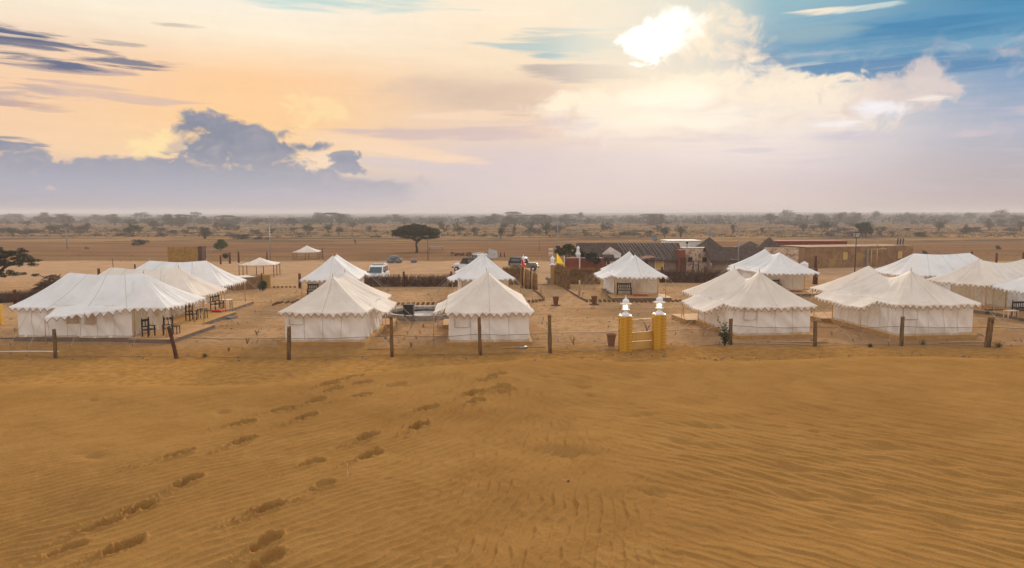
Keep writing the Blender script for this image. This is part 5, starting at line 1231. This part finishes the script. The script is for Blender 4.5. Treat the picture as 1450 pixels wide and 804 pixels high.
for i, (px, py, l, rz, lab) in enumerate(((706,494,2.8,.12,'loose bamboo pole on the ground at the right corner of the front middle tent'),(520,495,2.4,-.05,'loose bamboo pole on the ground before the front left-centre tent'),(1330,486,3.6,.03,'loose timber lying along the base of the largest cream tent'),(1095,486,3.4,.02,'loose timber lying along the base of the tent by the leafy shrub'))):
    m = MB(); m.tube([(0,0,.05),(l/2,0,.09),(l,.05,.06)], .05, 6); tag(m.build('timber_pole', M_BAMBOO, loc=G(px,py), rz=rz), lab, 'pole')
m = MB(); m.tube([(0,0,.1),(.55,.1,.1)], .1, 10); tag(m.build('can', M_STEEL, loc=G(733,495)), 'small grey can lying by the front middle tent', 'can')

# ------------------------------------------------------------------ vegetation
def leaf_cloud(mb, pts, size, r, up=.3, mi=0):
    for c_ in pts:
        n = Vector((r.gauss(0,1), r.gauss(0,1), r.gauss(0,1)+up)).normalized(); a = n.orthogonal().normalized(); b = n.cross(a); th = r.uniform(0,6.28)
        a, b = a*math.cos(th)+b*math.sin(th), b*math.cos(th)-a*math.sin(th); s = size*r.uniform(.6,1.4); c_ = Vector(c_)
        mb.add([c_-a*s, c_-b*s*.45, c_+a*s, c_+b*s*.45], [(0,1,2,3)], mi)
def crown_pts(r, clumps, n, shape=1.0):
    out = []
    for _ in range(n):
        cx_, cy_, cz_, rx, rz_ = r.choice(clumps); v = Vector((r.gauss(0,1), r.gauss(0,1), r.gauss(0,1))).normalized()*(r.random()**.45)
        out.append((cx_+v.x*rx, cy_+v.y*rx, cz_+v.z*rz_))
    return out
def tree(name, label, loc, clumps, n, size, trunk, lm, group=None, flowers=0, seed=1, up=.3):
    r = random.Random(seed); t = thing(name, label, 'tree' if 'tree' in name else 'bush', loc, 0, group)
    m = MB(); leaf_cloud(m, crown_pts(r, clumps, n), size, r, up); cr = m.build('crown' if 'tree' in name else 'foliage', lm, t)
    if flowers: f = MB(); leaf_cloud(f, crown_pts(r, clumps, flowers), size*1.2, r); f.build('flowers', M_FLOWER, t)
    tm = MB()
    for pts, rad in trunk: tm.tube(pts, rad, 7)
    tm.build('trunk' if 'tree' in name else 'stems', M_BARK, t); return t
# flat-topped acacia
r = random.Random(11); cl = []
for k in range(150):
    a = r.uniform(0,6.28); q = r.random()**.55*4.3; edge = q/4.4
    z = 3.75+.45*edge+r.uniform(.1,1.75)*(1-edge**2.2)+r.uniform(-.25,.2)-(.5*edge if r.random() < .3 else 0); cl.append((q*math.cos(a), q*math.sin(a)*.9, z, r.uniform(.75,1.05), r.uniform(.28,.42)))
for k in range(16):
    a = r.uniform(0,6.28); q = r.uniform(2.6,4.3); cl.append((q*math.cos(a), q*math.sin(a), r.uniform(2.9,3.8), .8, .22))
for k in range(20):
    a = r.uniform(0,6.28); q = r.uniform(.3,3.0); cl.append((q*math.cos(a), q*math.sin(a), r.uniform(3.4,4.5), .9, .4))
br = [([(0,0,-.2),(.05,0,.8),(-.1,.05,1.7),(.05,0,2.4)], [.30,.24,.2,.17])]
for k in range(11):
    a = k*.57+.2; q = r.uniform(2.2,3.8); br.append(([(.05,0,2.0+.05*k),(q*.35*math.cos(a),q*.35*math.sin(a),2.9),(q*.7*math.cos(a),q*.7*math.sin(a),3.8),(q*math.cos(a),q*math.sin(a),4.3)], [.12,.09,.06,.02]))
tree('acacia_tree', 'lone flat-topped acacia in the brown field left of centre', G(590,357.5), cl, 30000, .13, br, mat('acacia_leaf', (.062,.066,.026), (.038,.044,.018), scale=1.2, rough=.8, transl=.25), seed=2)
# dark tree reaching in at the left edge
b = G(-13,414); r = random.Random(12); cl = []; br = [([(0,0,-.2),(.2,0,1.5),(.1,.1,2.8)], [.28,.22,.16])]
for k in range(90):
    lay = r.choice((0,1,1,2,2)); z = (2.0,3.2,4.1)[lay]+r.uniform(-.45,.45); q = r.uniform(.6,(3.9,4.4,3.4)[lay]); a = r.uniform(-1.5,1.5); e = (q*math.cos(a), q*math.sin(a), z-.12*q*r.random())
    cl.append((*e, r.uniform(.35,.6), r.uniform(.13,.24)))
    if k % 3 == 0: br.append(([(.15,0,1.5),(e[0]*.5,e[1]*.5,z*.55+.9),e], [.08,.05,.02]))
tree('thorn_tree', 'dark thorn tree reaching in at the left edge of the picture', b, cl, 16000, .065, br, M_LEAFD, seed=3)
tree('broadleaf_tree', 'round dark tree on two stems in the scrub above the street lamp', G(1223,336), [(0,0,3.2,2.2,1.3),(-1.6,0,3.8,1.5,.9),(1.6,.3,2.8,1.5,1.1),(.4,0,4.4,1.6,.8),(2.2,0,2.0,1.0,.9),(-.2,0,2.0,1.6,.8)], 3800, .22, [([(-.4,0,-.2),(-.6,0,2.2)], [.22,.12]), ([(.5,0,-.2),(.9,0,2.2)], [.2,.1])], M_LEAF, seed=4)
tree('small_tree', 'small bright green round bush-tree right of the brick block', G(312.5,355.5), [(0,0,1.3,1.3,1.0),(-.6,0,1.1,.9,.7),(.8,0,1.4,.8,.7),(.1,0,2.1,.8,.5)], 2200, .13, [([(0,0,-.1),(0,0,1)], [.08,.05])], mat('leaf_bright', (.10,.14,.035), (.065,.10,.025), scale=1, transl=.25), seed=5)
tree('small_bush', 'small dark green bush at the foot of the two dark posts', G(319.5,366), [(0,0,.5,.6,.45)], 500, .1, [([(0,0,0),(0,0,.4)], .03)], M_LEAF, seed=6)
tree('round_bush', 'dark green round bush at the end of the low brick enclosure', G(372,411.5), [(0,0,.45,.5,.42),(.1,0,.75,.35,.3)], 1500, .06, [([(0,0,0),(0,0,.4)], .03)], M_LEAF, seed=7)
P = G(808,391); tree('flowering_tree', 'bushy dark tree with a few yellow flowers over the red wall', P+Vector((-.4,.9,0)), [(0,0,3.0,1.3,.7),(-.9,0,3.1,.8,.5),(1.2,0,3.1,.9,.6),(.2,0,3.7,.8,.4),(1.9,0,2.7,.6,.5)], 3200, .12, [([(0,0,-.1),(.1,0,1.8)], [.12,.08])], M_LEAF, flowers=60, seed=8)
P = G(843,393); tree('courtyard_tree', 'dark loose tree before the white gable of the long hut', P+Vector((0,.2,0)), [(-.3,0,2.4,.9,.5),(-.8,0,2.7,.6,.4),(.2,0,2.1,.5,.4),(-.3,0,2.9,.6,.3)], 1500, .10, [([(0,0,-.1),(.1,0,1.4),(-.3,0,2.2)], [.12,.1,.05])], M_LEAFD, seed=9)
# leafy shrub with broad leaves at the front fence
def leafy():
    t = thing('leafy_shrub', 'broad-leaved green shrub at the fence post before the cream tent right of the gate', 'shrub', G(1026,490.5)); r = random.Random(21)
    st = MB(); leaves = []
    for k in range(13):
        a = r.uniform(0,6.28); top = Vector((math.cos(a)*r.uniform(.1,.55)-.25*r.random(), math.sin(a)*.35, r.uniform(.5,1.75))); p0 = Vector((0,0,0)); p1 = Vector((top.x*.3+.1, top.y*.4, top.z*.5))
        st.tube([p0,p1,top], [.02,.015,.008], 5)
        for q in range(9):
            f = .25+.75*q/8; c_ = p0.lerp(p1, f*2) if f < .5 else p1.lerp(top, f*2-1); leaves.append((c_, r.uniform(0,6.28), r.uniform(-.2,.7)))
    st.build('stems', M_BARK, t)
    lm = MB(); w_ = .075; l = .2; lm.add([(0,0,0),(l*.35,w_,.01),(l*.75,w_*.8,.015),(l,0,0),(l*.75,-w_*.8,.015),(l*.35,-w_,.01),(l*.5,0,-.02)], [(0,6,1),(1,6,2),(2,6,3),(3,6,4),(4,6,5),(5,6,0)]); me = lm.mesh('leaf', mat('broad_leaf', (.055,.10,.035), (.03,.065,.025), scale=3, rough=.4, transl=.2))
    for c_, a, b in leaves:
        o = bpy.data.objects.new('leaf', me); COL.objects.link(o); o.parent = t; o.location = c_; o.rotation_euler = (r.uniform(-.5,.5), -b, a); s = r.uniform(.7,1.25); o.scale = (s,s,s)
leafy()
def tuft(label, px, py, s, mt=M_LEAFG):
    m = MB(); r = random.Random(int(px)); 
    for _ in range(60):
        a = r.uniform(0,6.28); h = s*r.uniform(.4,1); q = s*r.uniform(.1,.8); w_ = .012
        m.add([(math.cos(a+1.5)*w_,math.sin(a+1.5)*w_,0),(-math.cos(a+1.5)*w_,-math.sin(a+1.5)*w_,0),(q*math.cos(a),q*math.sin(a),h)], [(0,1,2)])
    leaf_cloud(m, [(r.gauss(0,.3)*s, r.gauss(0,.25)*s, abs(r.gauss(0,.35))*s) for _ in range(90)], .04, r)
    tag(m.build('ground_plant', mt, loc=G(px,py)), label, 'plant')
tuft('small round green tuft before the largest cream tent', 1307, 488, .36, M_LEAF); tuft('low sprawling green weed left of the small round tuft', 1232, 491, .25, M_LEAFG); tuft('small grey-green weed right of the reddish leaning fence post', 290, 506, .28, M_LEAFG)
tuft('dry leggy weed right of the pale leaning fence post', 1414, 492, .5, M_LEAFY)
def dead(label, px, py, h):
    m = MB(); r = random.Random(int(px*3))
    for _ in range(5):
        a = r.uniform(0,6.28); e = Vector((math.cos(a)*h*.4, math.sin(a)*h*.3, h*r.uniform(.6,1))); m.tube([(0,0,0), e*.5+Vector((0,0,.05)), e], [.02,.015,.006], 4)
        m.tube([e*.5, e*.5+Vector((r.uniform(-.15,.15),0,.2))*h*2], .008, 3)
    tag(m.build('dead_twig', M_TWIG, loc=G(px,py)), label, 'twig')
for px, py, h, lab in ((364,475,.45,'dry twig between the two left front tents, farthest from the fence of three'),(350,487,.4,'dry twig between the two left front tents, middle one of three'),(324,499,.35,'dry twig nearest the mesh fence between the two left front tents'),(812,488,.6,'dry forked twig right of the last wooden post before the gate'),(916,469,.7,'dry forked twig seen through the upper half of the gate'),(582,492,.4,'dry twig behind the mesh between the two cream front tents')): dead(lab, px, py, h)
m = MB(); tag(m.build('x', M_TWIG), '', '') if False else None
# dung / dark lump in the foreground sand
for px, py, s, lab in ((722,655,.035,'tiny dark pebble alone on the rippled foreground sand'),(806,682,.05,'dark dry dropping in a shallow hollow of the foreground sand')):
    x, y = hit(px, py); m = MB(); blobs(m, (0,0,0), (s,s*.8,s*.5), 5); z = float(dune_np(np.array(x), np.array(y)))
    tag(m.build('pebble', mat('dry_dung', (.05,.03,.018), (.09,.055,.03), scale=60, rough=.95), loc=(x, y, z-.015)), lab, 'pebble')
x, y = hit(492, 680); m = MB(); m.tube([(0,0,-.01),(.0,.03,.06),(-.02,.1,.13)], .003, 4); tag(m.build('straw', mat('pale_straw', (.7,.55,.3)), loc=(x,y,float(dune_np(np.array(x),np.array(y)))+.01)), 'single pale straw stuck in the foreground sand', 'straw')

# scrub trees: several shapes, each copy a thing of its own
def scrub_mesh(kind, seed, lm):
    r = random.Random(seed); m = MB(); cl = []
    if kind == 'flat':
        for k in range(12): a = r.uniform(0,6.28); q = r.random()**.5*.42; cl.append((q*math.cos(a), q*math.sin(a), .72+.2*(1-q*2)+r.uniform(-.05,.05), .16, .09))
        stems = 2
    elif kind == 'round':
        for k in range(11): a = r.uniform(0,6.28); q = r.random()**.5*.3; cl.append((q*math.cos(a), q*math.sin(a), r.uniform(.3,.8), .2, .18))
        stems = 3
    elif kind == 'low':
        for k in range(12): a = r.uniform(0,6.28); q = r.random()**.5*.4; cl.append((q*math.cos(a), q*math.sin(a), r.uniform(.12,.5)*(1.2-q*1.6), .17, .13))
        stems = 3
    else:
        for k in range(8): cl.append((r.uniform(-.16,.16), r.uniform(-.16,.16), r.uniform(.25,.9), .14, .16))
        stems = 2
    leaf_cloud(m, crown_pts(r, cl, 900), .036, r)
    for k in range(stems+3):
        c_ = r.choice(cl); m.tube([(r.uniform(-.03,.03),0,-.05),(c_[0]*.4,c_[1]*.4,c_[2]*.5),(c_[0],c_[1],c_[2])], [.022,.016,.006], 4, mi=1)
    return m.mesh(kind+'_scrub', [lm, M_BARK])
SM = []
for k, (kd, lm) in enumerate((('flat',M_LEAFG),('flat',M_LEAFD),('round',M_LEAFG),('round',M_LEAF),('low',M_LEAFB),('low',M_LEAFG),('tall',M_LEAFG),('round',M_LEAFB),('low',M_LEAFD),('tall',M_LEAFY),('flat',M_LEAFB),('low',M_LEAFB))): SM.append((kd, scrub_mesh(kd, 50+k, lm)))
def put_scrub(px, pb, wpx, hpx, k, label, group, name=None):
    b = G(px, pb); s = b.y/1000
    kd, me = SM[k]; o = bpy.data.objects.new(name or ('scrub_tree' if kd in ('flat','tall','round') else 'scrub_bush'), me); COL.objects.link(o)
    o.location = b+Vector((0,0,-.1)); o.scale = (wpx*s*1.05, wpx*s*1.05, hpx*s*1.05); o.rotation_euler = (0,0,rng.uniform(0,6.28)); tag(o, label, 'tree' if kd in ('flat','tall','round') else 'bush', group); return o
SPEC = [ # hand-placed ones the photograph shows clearly
 (197,347,26,18,8,'dark bare-looking bush standing alone at the near edge of the left scrub'),(123,352,5,7,4,'tiny brown shrub alone in the ploughed field'),(187,333,26,17,3,'green tree just behind the dark lone bush at the left'),
 (40,330,30,14,4,'brown bush left of the far forked pole'),(78,330,22,13,2,'green bush behind the far forked pole'),(123,328,18,13,7,'brown round tree right of the far forked pole'),(290,338,26,17,7,'brown-green tree above the brick block'),
 (343,338,30,14,8,'dark bush cluster above the small green tree, left'),(372,339,22,10,4,'low brown bush left of the middle power pole'),(437,332,20,16,3,'green tree left of the white tent peak'),(465,330,16,14,2,'tree above the white tent peak, left of a pair'),
 (480,333,15,13,3,'tree above the white tent peak, right of a pair'),(523,329,12,10,2,'small round tree left of the acacia'),(532,336,16,8,4,'brown bush below the small round tree left of the acacia'),(650,332,20,13,3,'bush behind and right of the acacia'),
 (672,334,14,13,7,'brown bush above the white car'),(709,338,16,18,3,'dark round tree above the grey sheet'),(728,334,10,14,9,'yellowish thin tree right of the dark round tree'),(774,333,20,20,2,'tree just left of the slim antenna mast'),
 (898,333,24,12,4,'low brown bush above the long black roof'),(941,336,14,15,3,'dark pointed tree right of the low brown bush'),(964,336,20,18,2,'grey-green tree above the white flat roof'),(1037,332,14,14,9,'olive tree beside the tall thin mast'),
 (1166,329,22,17,3,'dark tree above the long red wall'),(1138,328,16,13,2,'smaller tree left of the dark tree above the red wall'),(1303,335,20,15,8,'dark square bush above the right-hand stone corner'),(1330,327,18,14,2,'pale tree right of the dark square bush'),
 (1376,328,34,14,8,'wide dark green bush above the farthest white ridge'),(1413,353,9,13,8,'small dark shrub alone in the field at the right'),(1309,360,9,12,8,'dark shrub just over the far white ridge'),(1430,327,18,10,4,'brown bush near the right edge in the scrub'),
 (1400,322,16,13,7,'brown round tree right of the wide dark bush'),(503,346,6,7,9,'small yellow-green shrub at the field edge above the white peak'),(1228,363,5,4,8,'small dark plant behind the stone roof'),(55,330,16,11,5,'grey bush among brown ones at the far left'),
]
for px, pb, wp, hp, k, lab in SPEC: put_scrub(px, pb, wp, hp, k, lab, 'scrub trees and bushes on the plain')
r = random.Random(77)
MARK = [(90,'far left edge'),(190,'far left field'),(300,'brick block'),(400,'power pole'),(540,'parked white van'),(640,'flat-topped acacia'),(760,'parked cars'),(880,'red-brown hut'),(1000,'long black roof'),(1120,'conical thatched roofs'),(1250,'long red wall'),(1370,'farthest white tent'),(9999,'right frame edge')]
SHAPE = {'flat':'flat-crowned','round':'round','low':'low spreading','tall':'thin upright'}
HUE = ['grey-green','dark','grey-green','green','brown','grey-green','grey-green','brown','dark','olive','brown','brown']
CC = [r.uniform(-40, 1490) for _ in range(26)]
for _ in range(235):
    far_ = r.random() < .5; px = min(1478, max(-28, r.gauss(r.choice(CC), 22))) if r.random() < .7 else r.uniform(-30, 1480)
    pb = r.uniform(318.5, 335) if not far_ else r.uniform(311, 319)
    if far_: wp, hp = r.uniform(14,34), r.uniform(8,14); k = r.choice((2,2,3,3,5,6,7,8,4,2,7,0))
    else: wp, hp = r.uniform(10,26), r.uniform(6,14); k = r.choice((4,4,11,5,2,7,8,3,11,9,2))
    if px > 1000 and far_: hp *= 1.15
    mk = next(nm for lim, nm in MARK if px < lim)
    lb = ('hazy %s %s far tree above the %s' if far_ else '%s %s scrub bush above the %s') % (HUE[k], SHAPE[SM[k][0]], mk)
    put_scrub(px, pb, wp, hp, k, lb, lb.replace('tree','trees').replace('bush','bushes'))
# far-off wood, one mass
def far_wood():
    m = MB(); r = random.Random(5)
    for _ in range(2600):
        px = r.uniform(-60, 1510); d = r.uniform(520, 1700) if r.random() < .6 else r.uniform(1700, 3900); b = Vector(((px-725)/1000*d, d, 0)); big = 1+.5*min(1, max(0, (px-900)/400)); W_ = r.uniform(5, 15)*(.7+d/2000); h = r.uniform(2.6, 5.6)*big
        if px < 560 and d > 900: h *= .75
        base_z = 2.4*min(1.2, max(-.3, b.x/900))*min(1, max(0, (d-500)/600))-.3
        n_ = 30
        for k in range(n_):
            a = r.uniform(0,6.28); q = r.random()**.5*W_/2; z = h*(.12+.88*r.random()*(1-(q/(W_/2))**2)**.7); n = Vector((r.gauss(0,1), r.gauss(0,1)-1, r.gauss(0,1)+.3)).normalized(); A_ = n.orthogonal().normalized(); B_ = n.cross(A_); s = r.uniform(.5,1.25)*(.6+d/1500)
            c_ = b+Vector((q*math.cos(a), q*math.sin(a), base_z+z)); m.add([c_-A_*s, c_-B_*s*.7, c_+A_*s, c_+B_*s*.7], [(0,1,2,3)], r.choice((0,0,1,2)))
    o = m.build('distant_wood', [M_LEAFG, M_LEAFD, M_LEAFB]); tag(o, 'hazy belt of far trees closing the plain along the horizon', None, kind='stuff')
far_wood()
def dry_scrub():
    m = MB(); r = random.Random(6)
    def clump(x, y, s, h, n, mi):
        for k in range(n):
            c_ = Vector((x+r.gauss(0,.35)*s, y+r.gauss(0,.35)*s, abs(r.gauss(0,.4))*h)); q = s*r.uniform(.07,.17); A_ = Vector((r.uniform(-1,1),r.uniform(-1,1),r.uniform(-.3,.3))).normalized(); B_ = Vector((r.uniform(-.4,.4),r.uniform(-.4,.4),1)).normalized()
            m.add([c_-A_*q, c_-B_*q*.5, c_+A_*q, c_+B_*q*.7], [(0,1,2,3)], mi)
    for _ in range(5200):
        pb = 316+20*r.random()**1.3; px = r.uniform(-60,1510); b = G(px, pb)
        if b.y < 205+20*nz(b.x*.02, 3): continue
        clump(b.x, b.y, r.uniform(.6,2.0), r.uniform(.4,1.2), 14, r.choice((0,1,1,2)))
    for _ in range(900):
        b = G(r.uniform(-60,1510), r.uniform(338,372)); clump(b.x, b.y, r.uniform(.15,.55), r.uniform(.08,.28), 6, r.choice((0,1,0)))
    for _ in range(500):
        b = G(r.uniform(900,1510), r.uniform(348,366)); clump(b.x, b.y, r.uniform(.3,.8), r.uniform(.15,.45), 7, 0)
    o = m.build('dry_scrub', [M_GRASS, M_LEAFB, M_LEAFG]); tag(o, 'low dry grass and scrub dotting the plain', None, kind='stuff')
dry_scrub()
# loose stones and litter on the camp ground
def stones():
    m = MB(); r = random.Random(8)
    for _ in range(900):
        px = r.uniform(-20,1470); b = G(px, r.uniform(405,512)); s = r.uniform(.02,.07)*(1.8 if r.random() < .1 else 1); m.box((b.x,b.y,s*.3+.03), (s*2,s*1.5,s), rz=r.uniform(0,3), taper=.6)
    tag(m.build('loose_stones', M_MUD), 'small stones and crumbs scattered over the camp sand', None, kind='stuff')
stones()
for o in list(bpy.data.objects):
    if o.get('category') == '' : bpy.data.objects.remove(o)
